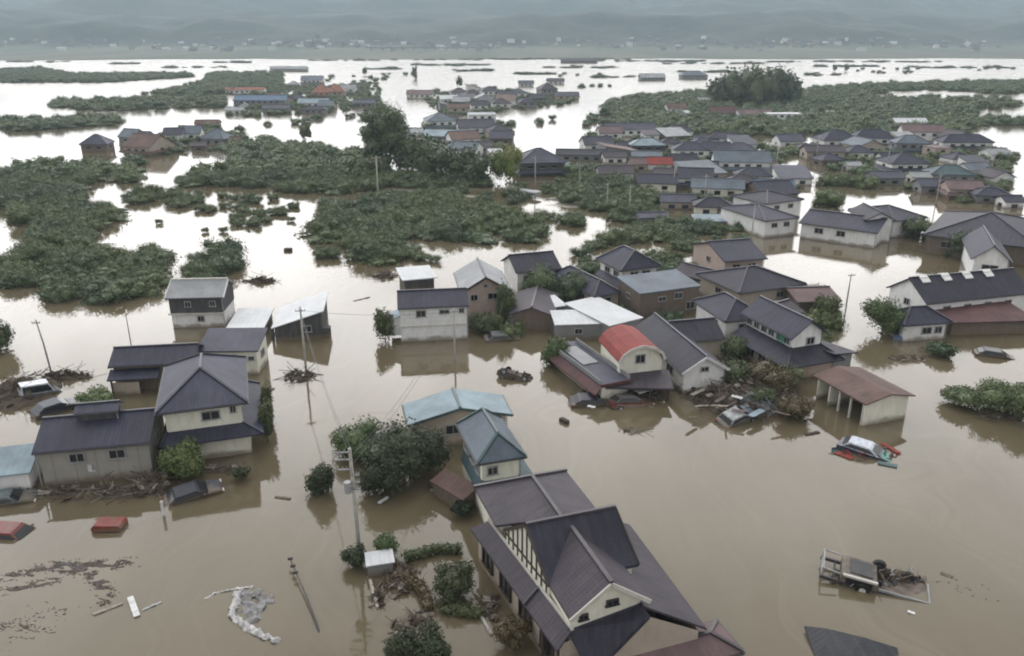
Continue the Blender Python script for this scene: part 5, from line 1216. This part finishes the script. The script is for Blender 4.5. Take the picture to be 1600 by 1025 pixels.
# ================================================================ vehicles
def prism(b, prof, m=0):
    """prof: list of (x, z, half width); both sides and the strip between"""
    n = len(prof); L_ = [(x, -h, z) for x, z, h in prof]; R_ = [(x, h, z) for x, z, h in prof]
    b.mesh(L_ + R_, [tuple(range(n))] + [tuple(range(2 * n - 1, n - 1, -1))] + [(i, i + n, (i + 1) % n + n, (i + 1) % n) for i in range(n)], m)
def car(name, label, loc, rz, tilt=(0, 0), length=4.3, col=(.3, .3, .3), roof=None, hood=None, van=False, wheels=True, group=None, cat='car', mud=True):
    t = thing(name, label, cat, loc, rz, group); t.rotation_euler = (R(tilt[0]), R(tilt[1]), rz)
    h = length / 2; w_ = .82
    body = paint('car_paint', col, .28, mud); roofm = paint('roof_paint', roof, .28, mud) if roof else body; hoodm = paint('hood_paint', hood, .3, mud) if hood else body
    b = MB(); prism(b, [(-h, .35, w_ * .9), (-h * .97, .85, w_ * .96), (-h * .8, .95, w_), (h * .45, .95, w_), (h * .9, .8, w_ * .9), (h, .6, w_ * .85), (h * .98, .28, w_ * .86), (h * .3, .2, w_), (-h * .5, .2, w_)]); bo = b.build('body', body, t)
    bm = bmesh.new(); bm.from_mesh(bo.data); bmesh.ops.remove_doubles(bm, verts=bm.verts, dist=1e-4); bmesh.ops.bevel(bm, geom=bm.edges[:], offset=.05, segments=2, affect='EDGES'); bm.to_mesh(bo.data); bm.free()
    x0, x1, x2, x3 = (-h * .95, -h * .9, h * .35, h * .68) if van else (-h * .85, -h * .58, h * .12, h * .5)
    zt = 1.75 if van else 1.42
    b = MB(); prism(b, [(x0, .93, w_ * .95), (x1, zt - .03, w_ * .76), (x2, zt, w_ * .76), (x3, .93, w_ * .95)]); b.build('cabin', roofm, t)
    for s in (-1, 1):                                       # side windows, windscreen and rear window
        b = MB(); q = [(x0 + .22, 1.0, w_ * .945), (x1 + .1, zt - .14, w_ * .80), (x2 - .05, zt - .13, w_ * .80), (x3 - .25, 1.0, w_ * .945)]
        pt = [(x, s * (hw + .012), z) for x, z, hw in q]; pt2 = [(x, s * (hw - .02), z) for x, z, hw in q]
        b.mesh(pt + pt2, [(0, 1, 2, 3) if s < 0 else (3, 2, 1, 0), (0, 4, 5, 1), (1, 5, 6, 2), (2, 6, 7, 3), (3, 7, 4, 0)]); b.build('window', M['glass'], t)
    for (xa, za, wa), (xb, zb, wb), nm in (((x3 - .06, 1.0, .86), (x2 + .06, zt - .08, .70), 'windscreen'), ((x0 + .05, 1.02, .86), (x1 - .02, zt - .1, .70), 'rear_window')):
        b = MB(); sg = 1 if nm == 'windscreen' else -1; o_ = Vector((.02 * sg, 0, .02))
        A_ = [Vector((xa, -w_ * wa, za)) + o_, Vector((xa, w_ * wa, za)) + o_, Vector((xb, w_ * wb, zb)) + o_, Vector((xb, -w_ * wb, zb)) + o_]
        b.mesh(A_ + [v - o_ * 2 for v in A_], [(0, 1, 2, 3) if sg > 0 else (3, 2, 1, 0), (0, 4, 5, 1), (1, 5, 6, 2), (2, 6, 7, 3), (3, 7, 4, 0)]); b.build(nm, M['glass'], t)
    b = MB(); b.poly([(x3 + .05, -w_ * .8, .97), (h * .86, -w_ * .74, .835), (h * .86, w_ * .74, .835), (x3 + .05, w_ * .8, .97)]); b.mesh([(x3 + .05, -w_ * .8, .94), (h * .86, -w_ * .74, .80), (h * .86, w_ * .74, .80), (x3 + .05, w_ * .8, .94)], [(3, 2, 1, 0)]); b.build('bonnet', hoodm, t)
    for s in (-1, 1):
        b = MB(); b.box((h * .97, s * .55, .66), (.1, .3, .15)); b.build('headlight', M['porcelain'], t)
        b = MB(); b.box((-h * .97, s * .62, .75), (.1, .18, .22)); b.build('tail_light', M['tile_red'], t)
        b = MB(); b.box((x3 - .35, s * (w_ + .08), 1.05), (.12, .16, .12)); b.build('wing_mirror', body, t)
        if wheels:
            for x_ in (-h * .6, h * .62):
                b = MB(); b.tube([(x_, s * (w_ - .16), .3), (x_, s * (w_ + .02), .3)], .31, 16); wo = b.build('wheel', M['rubber'], t)
                b = MB(); b.tube([(x_, s * (w_ - .02), .3), (x_, s * (w_ + .035), .3)], .19, 12); b.build('rim', M['metal'], wo)
    return t
def heap(name, label, px, py, rx, ry, h, seed, n, mats=('wood', 'mudpile', 'bark', 'palewood'), size=(.5, 2.2), mound=True):
    g = random.Random(seed); p = at(px, py); b = MB()
    if mound:
        nx, ny = 22, 14; vs = []; fs = []
        for j in range(ny):
            for i in range(nx):
                u, v = i / (nx - 1) * 2 - 1, j / (ny - 1) * 2 - 1; d = u * u + v * v
                z = h * .75 * max(-.6, 1 - d) * (.6 + .9 * noise.noise((u * 3 + seed, v * 3, 1.5))) - .08
                vs.append((u * rx * 1.05, v * ry * 1.05, z))
        for j in range(ny - 1):
            for i in range(nx - 1): fs.append((j*nx+i, j*nx+i+1, (j+1)*nx+i+1, (j+1)*nx+i))
        b.mesh(vs, fs, 1)
    for k in range(n):
        a = g.uniform(0, 6.28); r = g.random() ** .6; x_, y_ = math.cos(a) * r * rx, math.sin(a) * r * ry
        z = h * (1 - r * r) * g.uniform(.15, 1.0); l = g.uniform(*size)
        if g.random() < .8:
            th = g.uniform(.015, .05); b.bar((x_, y_, z), (x_ + g.uniform(-1, 1) * l, y_ + g.uniform(-1, 1) * l, max(-.1, z + g.uniform(-.35, .4) * l)), th, th, g.choice((0, 0, 2, 2, 3)))
        else: b.box((x_, y_, z), (g.uniform(.2, .8), g.uniform(.15, .5), .04), g.choice((0, 1, 3)), Matrix.Rotation(g.uniform(0, 6), 3, (g.random(), g.random(), g.random())))
    return tag(b.build(name, [M[m] for m in mats], None, False, (p.x, p.y, 0)), label, 'debris', kind='stuff')
p = at(1352, 706); car('sunken_car', 'half sunken dark car with white roof and green bonnet drifting in open water', (p.x, p.y, -.62), R(-34), (3, 5), 4.4, (.05, .06, .10), (.55, .60, .68), (.10, .30, .25), mud=False)
heap('debris_heap', 'orange red and dark litter snagged round the half sunken white roofed car', 1352, 708, 2.7, 1.25, .35, 31, 150, ('tile_red', 'tile_red', 'bark', 'tile_teal'), (.15, .7), False)
p = at(304, 772); car('sunken_car', 'dark blue car nosed up in the debris by the bright green bush', (p.x, p.y, -.6), R(28), (10, -6), 4.2, (.018, .022, .04))
p = at(62, 616); car('sunken_car', 'pale blue and white car lodged beside the muddy brush at left', (p.x, p.y, -.5), R(40), (0, 6), 3.6, (.22, .30, .42), (.60, .64, .70), None, True)
p = at(88, 642); car('sunken_car', 'dark blue car stuck behind the grey workshop', (p.x, p.y, -.35), R(50), (6, 0), 4.0, (.03, .045, .07))
p = at(22, 832); car('sunken_car', 'red car almost under water at the left edge', (p.x, p.y, -.95), R(-6), (4, 2), 4.4, (.17, .022, .02))
p = at(925, 630); car('sunken_car', 'dark car lying in the debris in front of the grey canopy', (p.x, p.y, -.6), R(8), (8, 4), 4.4, (.03, .03, .045))
p = at(985, 632); car('sunken_car', 'maroon car tipped in the debris before the arched cream gable', (p.x, p.y, -.55), R(14), (-10, 5), 4.2, (.14, .04, .045), (.10, .09, .10))
p = at(785, 530); car('sunken_car', 'silver grey car washed against the hedge right of the boxy white house', (p.x, p.y, -.6), R(12), (5, 3), 4.2, (.16, .16, .17))
p = at(808, 588); car('overturned_car', 'dark overturned car with its wheels up in the pale water', (p.x, p.y, .55), R(-20), (166, 12), 3.6, (.05, .04, .04))
p = at(1556, 556); car('sunken_car', 'dark car in the shallow water below the maroon shed', (p.x, p.y, -.75), R(-18), (0, 4), 4.4, (.03, .03, .035))
p = at(1150, 655); car('sunken_car', 'blue grey car crushed into the big debris heap', (p.x, p.y, -.35), R(30), (14, -10), 3.8, (.10, .13, .17), (.4, .42, .44))
p = at(1185, 640); car('sunken_car', 'second crushed car, grey, higher in the big debris heap', (p.x, p.y, 0), R(-20), (-16, 10), 3.8, (.18, .19, .20))
p = at(14, 782); car('sunken_car', 'grey car bonnet showing in the brush under the pale blue shed', (p.x, p.y, -.7), R(15), (4, -4), 4.0, (.12, .15, .16))
# red tank
p = at(172, 824); t = thing('red_container', 'red painted open container floating in front of the grey workshop', 'container', (p.x, p.y, -.5), R(2))
b = MB(); prism(b, [(-.95, .0, .55), (-1.0, .8, .6), (-.8, 1.0, .58), (.9, .95, .58), (1.0, .75, .6), (.95, 0, .55)]); o = b.build('body', paint('red_enamel', (.20, .026, .022), .5), t)
b = MB(); b.box((0, -.6, .3), (1.7, .06, .4)); b.build('shadowed_side', M['dmetal'], t).name = 'shade_panel'  # shade on the container's near side, put in as a dark panel
b = MB(); b.bar((1.0, -.2, .5), (1.7, -.1, .4), .1); b.build('tow_bar', M['dmetal'], t)
# wrecked lorry
p = at(1362, 910); t = thing('wrecked_lorry', 'wrecked flatbed lorry lying awash in the open water at lower right', 'lorry', (p.x, p.y, -.12), R(-24)); t.rotation_euler = (R(5), R(5), R(-21))
b = MB()
for s in (-.9, .9): b.bar((-3.1, s, .25), (3.3, s, .15), .14, .2)
for x_ in np.linspace(-3, 3.2, 9): b.bar((x_, -.9, .22), (x_, .9, .22), .1, .12)
b.build('chassis', M['dmetal'], t)
b = MB(); b.box((1.7, .05, .32), (2.9, 1.75, .08)); b.build('flatbed', m_plain('rusty_bed', (.16, .13, .11), .7, .4, 2), t)
b = MB(); b.bar((3.15, -.85, .42), (3.15, .9, .42), .1, .14); b.bar((.3, -.86, .42), (3.15, -.86, .42), .08, .16); b.build('bed_rim', M['metal'], t)
b = MB(); prism(b, [(-1.9, .15, .95), (-1.9, .85, .9), (-1.7, .95, .88), (.1, .9, .88), (.2, .7, .9), (.2, .15, .95)]); b.build('cab', m_plain('muddy_cab', (.15, .13, .105), .6, .4, 2.5), t)
b = MB(); b.box((-.85, -.93, .88), (2.0, .16, .14)); b.build('cab_rail', M['trim'], t)
b = MB(); b.box((-.85, -.965, .5), (1.5, .05, .4)); b.build('window', M['glass'], t)
b = MB(); b.box((-.8, 0, .965), (1.3, 1.3, .06)); b.build('underside_panel', M['dmetal'], t)
b = MB()
for z in (.35, .95): b.bar((-3.0, -.9, z), (-3.0, .9, z), .1)
for s in (-.9, .9): b.bar((-3.0, s, .2), (-3.0, s, .98), .1); b.bar((-3.0, s, .95), (-2.0, s, .85), .08)
b.build('front_rack', M['metal'], t)
for x_, s, z in ((.3, .95, .75), (-.6, -1.05, .25), (2.0, .95, .45)):
    b = MB(); b.tube([(x_, s - .14, z), (x_, s + .14, z)], [.42, .42], 18); wo = b.build('wheel', M['rubber'], t)
    b = MB(); b.tube([(x_, s - .16, z), (x_, s + .16, z)], .2, 12); b.build('hub', M['porcelain'] if s < 0 else M['dmetal'], wo)
# ================================================================ flood debris
heap('debris_heap', 'big tangle of broken timber, branches and mud between the dark tiled house and garage', 1165, 625, 5.4, 3.6, 1.9, 1, 800)
heap('debris_heap', 'muddy timber debris packed in front of the grey canopy', 965, 618, 4.2, 1.5, .9, 2, 220)
heap('debris_heap', 'brush and broken timber along the front of the grey workshop', 140, 772, 6.0, .9, .6, 3, 230)
heap('debris_heap', 'splintered boards between the grey workshop and cream house', 240, 758, 1.5, 1.3, 1.1, 4, 130)
heap('debris_heap', 'dark heap of muddy brush at the left edge', 30, 615, 3.4, 4.2, 1.6, 5, 330, ('bark', 'mudpile', 'bark', 'wood'))
heap('debris_heap', 'line of dark brush leading to the thin leaning pole', 105, 590, 2.6, .8, .8, 6, 120, ('bark', 'mudpile', 'bark', 'wood'))
heap('debris_heap', 'brush heap right of the cluster behind the barn', 408, 440, 2.4, .9, .9, 7, 120, ('bark', 'mudpile', 'bark', 'wood'))
heap('debris_heap', 'dark tangle floating at the tip of the central orchard', 508, 396, 2.0, 1.2, .8, 8, 90, ('bark', 'mudpile', 'bark', 'wood'))
heap('debris_heap', 'branches stranded round the pole before the white single slope shed', 468, 588, 1.6, 1.6, .5, 9, 110, ('bark', 'mudpile', 'bark', 'wood'), mound=False)
heap('debris_heap', 'brown brush by the two white sheds behind the boxy white house', 600, 432, 1.8, 1.2, .8, 10, 90)
heap('debris_heap', 'muddy drowned garden with broken branches beside the mauve tiled house', 625, 905, 1.3, 1.8, .35, 11, 200, size=(.3, 1.0))
heap('debris_heap', 'branches under the bottom edge trees of the drowned garden', 650, 980, 1.4, 1.2, .4, 12, 130, size=(.3, 1.0))
heap('debris_heap', 'reddish brush left of the bottom hedge', 590, 930, .5, 1.3, .3, 13, 70, size=(.2, .7))
heap('debris_heap', 'timber tangle along the wall under the garden trees', 690, 760, 1.0, 1.2, .4, 14, 80, size=(.3, 1.0))
heap('debris_heap', 'low muddy bank before the debris heap', 990, 675, 1.4, .35, .12, 15, 20)
heap('debris_heap', 'rusty wreckage and bent rods jumbled over the lorry', 1368, 906, 3.0, 1.0, .75, 21, 260, ('wood', 'bark', 'metal', 'dmetal'), (.2, 1.0))
heap('debris_heap', 'broken branches wrapped round the dark overturned car', 806, 590, 1.5, .8, .6, 22, 90, ('wood', 'mudpile', 'bark', 'palewood'), (.3, 1.2), False)
heap('debris_heap', 'splintered timber on the roofs of the crushed cars in the big debris heap', 1168, 645, 2.6, 1.2, 1.1, 23, 170, ('wood', 'metal', 'bark', 'palewood'), (.3, 1.4), False)
heap('debris_heap', 'sticks and boards along the quay of debris right of the arched cream gable', 1090, 610, 2.4, 1.2, .7, 24, 150)
heap('debris_heap', 'muddy brush before the small white house with hipped roof', 1420, 560, 2.2, .8, .3, 25, 60)
heap('debris_heap', 'muddy strip by the right edge hedge', 1560, 650, 2.5, .9, .35, 16, 70)
heap('debris_heap', 'brush along the yard behind the boxy white house', 740, 515, 2.6, 1.2, .8, 17, 120)
heap('debris_heap', 'brush piled in the gap between the cream house and its dark car', 340, 735, 2.4, .6, .4, 18, 70, size=(.3, 1.0))
heap('debris_heap', 'reeds and boards by the mauve house verandah', 765, 950, .7, 1.3, .3, 19, 70, size=(.2, .8))
def film(name, label, pts, seed, n, w_=.5):
    g = random.Random(seed); b = MB(); P = [at(*q) for q in pts]
    for k in range(n):
        i = g.randrange(len(P) - 1); f_ = g.random(); q = P[i].lerp(P[i + 1], f_) + Vector((g.gauss(0, w_ * 1.6), g.gauss(0, w_ * .9) + .25 * noise.noise((f_ * 4, i, seed)), 0))
        if noise.noise((q.x * 1.1, q.y * 2.2, seed)) < -.12: continue
        l = g.uniform(.02, .16) * (2.6 if g.random() < .06 else 1); a = g.gauss(.12, .3); th = g.uniform(.01, .03)
        b.box(q + Vector((0, 0, .008)), (l, th if g.random() < .7 else l * .45, .025), g.choice((0, 1, 2)), Matrix.Rotation(a, 3, 'Z') @ Matrix.Rotation(g.gauss(0, .08), 3, 'X'))
    return tag(b.build(name, [M['bark'], M['wood'], M['ridge_dark']]), label, 'floating litter', kind='stuff')
film('floating_litter', 'dark raft of floating straw and twigs at lower left', [(95, 885), (125, 890), (150, 885), (195, 878)], 1, 1900, .28)
film('floating_litter', 'dark tail of floating straw running down from the raft', [(140, 895), (160, 915), (170, 940)], 2, 700, .16)
film('floating_litter', 'thin streaks of floating straw at the left edge', [(0, 905), (60, 890), (110, 878)], 3, 700, .22)
film('floating_litter', 'lower streaks of floating straw at the left edge', [(0, 925), (50, 915), (90, 905)], 4, 420, .18)
film('floating_litter', 'patch of floating litter in the bottom left corner', [(0, 985), (30, 975), (60, 990)], 5, 180, .3)
film('floating_litter', 'specks floating off the lorry', [(1465, 905), (1500, 915), (1540, 940)], 6, 40, .4)
film('floating_litter', 'broad faint patch of floating litter in the bottom left corner', [(0, 1000), (50, 960), (110, 960)], 7, 120, .5)
def board(name, label, a, b_, w_, mat, z=.05, th=.05, cat='board', group=None, tilt=0):
    A_, B_ = at(*a, z), at(*b_, z + tilt); m = MB(); d = B_ - A_; l = d.length; n = 8
    vs = []; fs = []
    sd = Vector((-d.y, d.x, 0)).normalized() * w_ / 2
    gg = random.Random(int(a[0] * 3 + a[1]))
    for i in range(n + 1):
        q = A_ + d * (i / n) - (A_ + B_) / 2; wv = gg.uniform(-.02, .03); ws = 1 - .3 * gg.random() if i in (0, n) else 1
        for s in (-1, 1):
            vs.append(q + sd * s * ws + Vector((0, 0, wv))); vs.append(q + sd * s * ws + Vector((0, 0, wv - th)))
    for i in range(n):
        o_ = i * 4
        fs += [(o_, o_ + 2, o_ + 6, o_ + 4), (o_ + 1, o_ + 5, o_ + 7, o_ + 3), (o_, o_ + 4, o_ + 5, o_ + 1), (o_ + 2, o_ + 3, o_ + 7, o_ + 6)]
    fs += [(0, 1, 3, 2), (n * 4, n * 4 + 2, n * 4 + 3, n * 4 + 1)]
    m.mesh(vs, fs); return tag(m.build(name, mat, None, False, (A_ + B_) / 2), label, cat, group)
board('plank', 'pale plank drifting left of the white boat shaped panel', (145, 960), (192, 942), .22, M['palewood'])
board('panel', 'white boat shaped panel drifting at lower left', (203, 932), (214, 962), .35, M['white'], .1)
board('plank', 'short grey plank right of the white boat shaped panel', (222, 953), (252, 940), .16, M['metal'])
board('plank', 'short dark board floating in the channel right of the cream two storey house', (430, 776), (454, 779), .25, M['wood'])
board('sheet', 'white sheet caught under the garden trees by the pole', (592, 786), (606, 776), .3, M['white'], .15, .03)
board('sheet', 'white sheet on top of the big debris heap', (1143, 618), (1160, 622), .5, M['white'], 1.3, .03)
board('panel', 'white panel leaning on the maroon car before the arched gable', (995, 612), (1018, 606), .8, M['white'], 1.0, .04)
board('panel', 'small white panel beside the dark car before the grey canopy', (918, 634), (930, 636), .35, M['white'], .6, .04)
board('panel', 'bluish panel in the big debris heap', (1172, 650), (1192, 640), .6, M['sheet_lblue'], .9, .04)
board('sheet', 'white sheet at the brush beside the dark blue car', (322, 768), (340, 758), .3, M['white'], .15, .03)
board('plank', 'pale plank drifting below the lorry', (1418, 955), (1430, 958), .2, M['white'])
board('plank', 'dark board drifting beside the lorry', (1470, 895), (1490, 902), .3, M['wood'], .03)
board('plank', 'dark floating log right of the big debris heap', (1258, 678), (1280, 674), .3, M['bark'], .1, .2)
board('plank', 'dark stump floating left of the dark car at the canopy', (876, 652), (888, 658), .4, M['bark'], .3, .35)
board('plank', 'dark log on the white water below the central orchard', (444, 388), (456, 388), .9, M['bark'], .4, .5)
board('plank', 'thin dark branch lying on the water left of the boxy white house', (552, 470), (578, 464), .2, M['wood'])
board('sheet', 'thin grey sheet stranded behind the yellow green tree as a long pale slab', (790, 293), (842, 300), 2.6, M['sheet_lgrey'], 1.2, .3)
board('panel', 'orange red panel floating at the near side of the half sunken dark car', (1306, 706), (1332, 716), .55, M['tile_red'], .08, .06)
board('panel', 'orange red strip floating at the far side of the half sunken dark car', (1378, 692), (1406, 708), .4, M['tile_red'], .1, .06)
board('panel', 'teal panel floating at the nose of the half sunken dark car', (1372, 722), (1402, 728), .5, M['tile_teal'], .1, .06)
gp = random.Random(9)
for k in range(14):
    px, py = gp.uniform(1070, 1245), gp.uniform(605, 665)
    board('plank', 'loose splintered board lying in the big debris heap', (px, py), (px + gp.uniform(-26, 26), py + gp.uniform(-12, 12)), gp.uniform(.15, .4), gp.choice([M['palewood'], M['wood'], M['metal'], M['tile_pink']]), gp.uniform(.5, 1.2), .05, 'board', 'boards in the big debris heap', gp.uniform(-.4, .6))
for k in range(9):
    px, py = gp.uniform(215, 265), gp.uniform(735, 770)
    board('plank', 'loose splintered board in the gap beside the grey workshop', (px, py), (px + gp.uniform(-20, 20), py + gp.uniform(-14, 8)), gp.uniform(.12, .3), gp.choice([M['palewood'], M['wood'], M['metal']]), gp.uniform(.4, .9), .05, 'board', 'boards beside the grey workshop', gp.uniform(-.3, .5))
# small white roof by the pole
x, y, g_, L, W = front((572, 885), (617, 878), 1.3, .9)
t = thing('small_roof', 'small white flat roof of a drowned shed at the foot of the tall pole', 'shed', (x, y, 0), g_); mass(t, *frect(L, W), .9, .12, 'shed', 'x', .12, 'w_grey', 'sheet_white', None, t=.06)
board('kerb', 'pale kerb line of the drowned garden leading down from the small white roof', (578, 905), (590, 948), .18, M['concrete'], .12, .2)
board('kerb', 'second pale kerb line below the round clipped tree', (748, 955), (768, 990), .16, M['concrete'], .12, .2)
# torn white plastic film of a greenhouse
def crumpled(name, label, pts, rad, mat, seed, zamp=.16, z0=-.03, cell=.055):
    """torn sheet: a ragged band of fine grid cells round a path, creased by noise, its low folds awash"""
    P = [at(*q) for q in pts]; c0 = sum(P, Vector()) / len(P); c0.z = 0
    x0_, x1_ = min(p.x for p in P) - rad * 2, max(p.x for p in P) + rad * 2; y0_, y1_ = min(p.y for p in P) - rad * 2, max(p.y for p in P) + rad * 2
    nx, ny = int((x1_ - x0_) / cell) + 1, int((y1_ - y0_) / cell) + 1
    def dist(q):
        best = 9.0
        for a, b__ in zip(P, P[1:]):
            d = b__ - a; f = max(0, min(1, (q - a).dot(d) / d.length_squared)); best = min(best, (q - a - d * f).length)
        return best
    ok = {}; vs = []; idx = {}
    for jj in range(ny):
        for ii in range(nx):
            q = Vector((x0_ + ii * cell, y0_ + jj * cell, 0)); dd = dist(q) / (rad * (1 + 1.1 * noise.noise((q.x * 2.1, q.y * 2.1, seed)) + .4 * noise.noise((q.x * 7, q.y * 7, seed))))
            if 0 <= dd < 1:
                rd = 1 - abs(noise.noise((q.x * 2.6 + q.y * 1.2, q.y * 1.3, seed))) * 2; r2 = noise.noise((q.x * 6, q.y * 6, seed + 3))
                idx[(ii, jj)] = len(vs); vs.append((q.x - c0.x + .04 * r2, q.y - c0.y, z0 + zamp * (1 - dd * dd) * (.25 + .75 * max(0, rd)) + .05 * r2))
    fs = [(idx[(a, b__)], idx[(a + 1, b__)], idx[(a + 1, b__ + 1)], idx[(a, b__ + 1)]) for (a, b__) in idx if (a + 1, b__) in idx and (a + 1, b__ + 1) in idx and (a, b__ + 1) in idx]
    b = MB(); b.mesh(vs, fs); o_ = b.build(name, mat, None, True, c0)
    md = o_.modifiers.new('thickness', 'SOLIDIFY'); md.thickness = .012
    return tag(o_, label, 'plastic film')
pl = m_plain('torn_film', (.46, .46, .46), .4, .35, 3)
crumpled('plastic_film', 'torn white plastic film folded over in a thick bright bundle in lower left water', [(372, 926), (366, 948), (362, 964), (380, 974), (394, 984), (410, 992), (428, 1000)], .30, pl, 3, .3)
crumpled('plastic_film', 'thin pale strip of plastic film trailing left of the thick bundle', [(322, 936), (335, 927), (352, 924), (372, 920), (394, 918)], .13, pl, 5, .12, -.02)
crumpled('plastic_film', 'grey plastic film spread right of the thick bundle', [(380, 932), (400, 928), (414, 938), (408, 950), (396, 955), (388, 945), (398, 968)], .52, m_plain('grey_film', (.20, .20, .205), .45, .4, 3), 7, .2, -.04)
for k in range(4):
    a = (383 + k * 7, 926 + k * 3); board('slat', 'white slat of the broken greenhouse frame lying on the plastic film', a, (a[0] + 13, a[1] - 9), .05, M['palewood'], .22, .03, 'slat', 'greenhouse slats')
# ================================================================ haze
m = bpy.data.materials.new('haze'); m.use_nodes = True; t_ = m.node_tree; t_.nodes.clear()
ou = N(t_, 'ShaderNodeOutputMaterial'); pv = N(t_, 'ShaderNodeVolumePrincipled')
pv.inputs['Color'].default_value = (.54, .67, .77, 1); pv.inputs['Density'].default_value = .00027; pv.inputs['Anisotropy'].default_value = .2
t_.links.new(pv.outputs[0], ou.inputs['Volume'])
b = MB(); b.box((0, 2250, 168), (4980, 4700, 344)); tag(b.build('haze', m), kind='stuff')
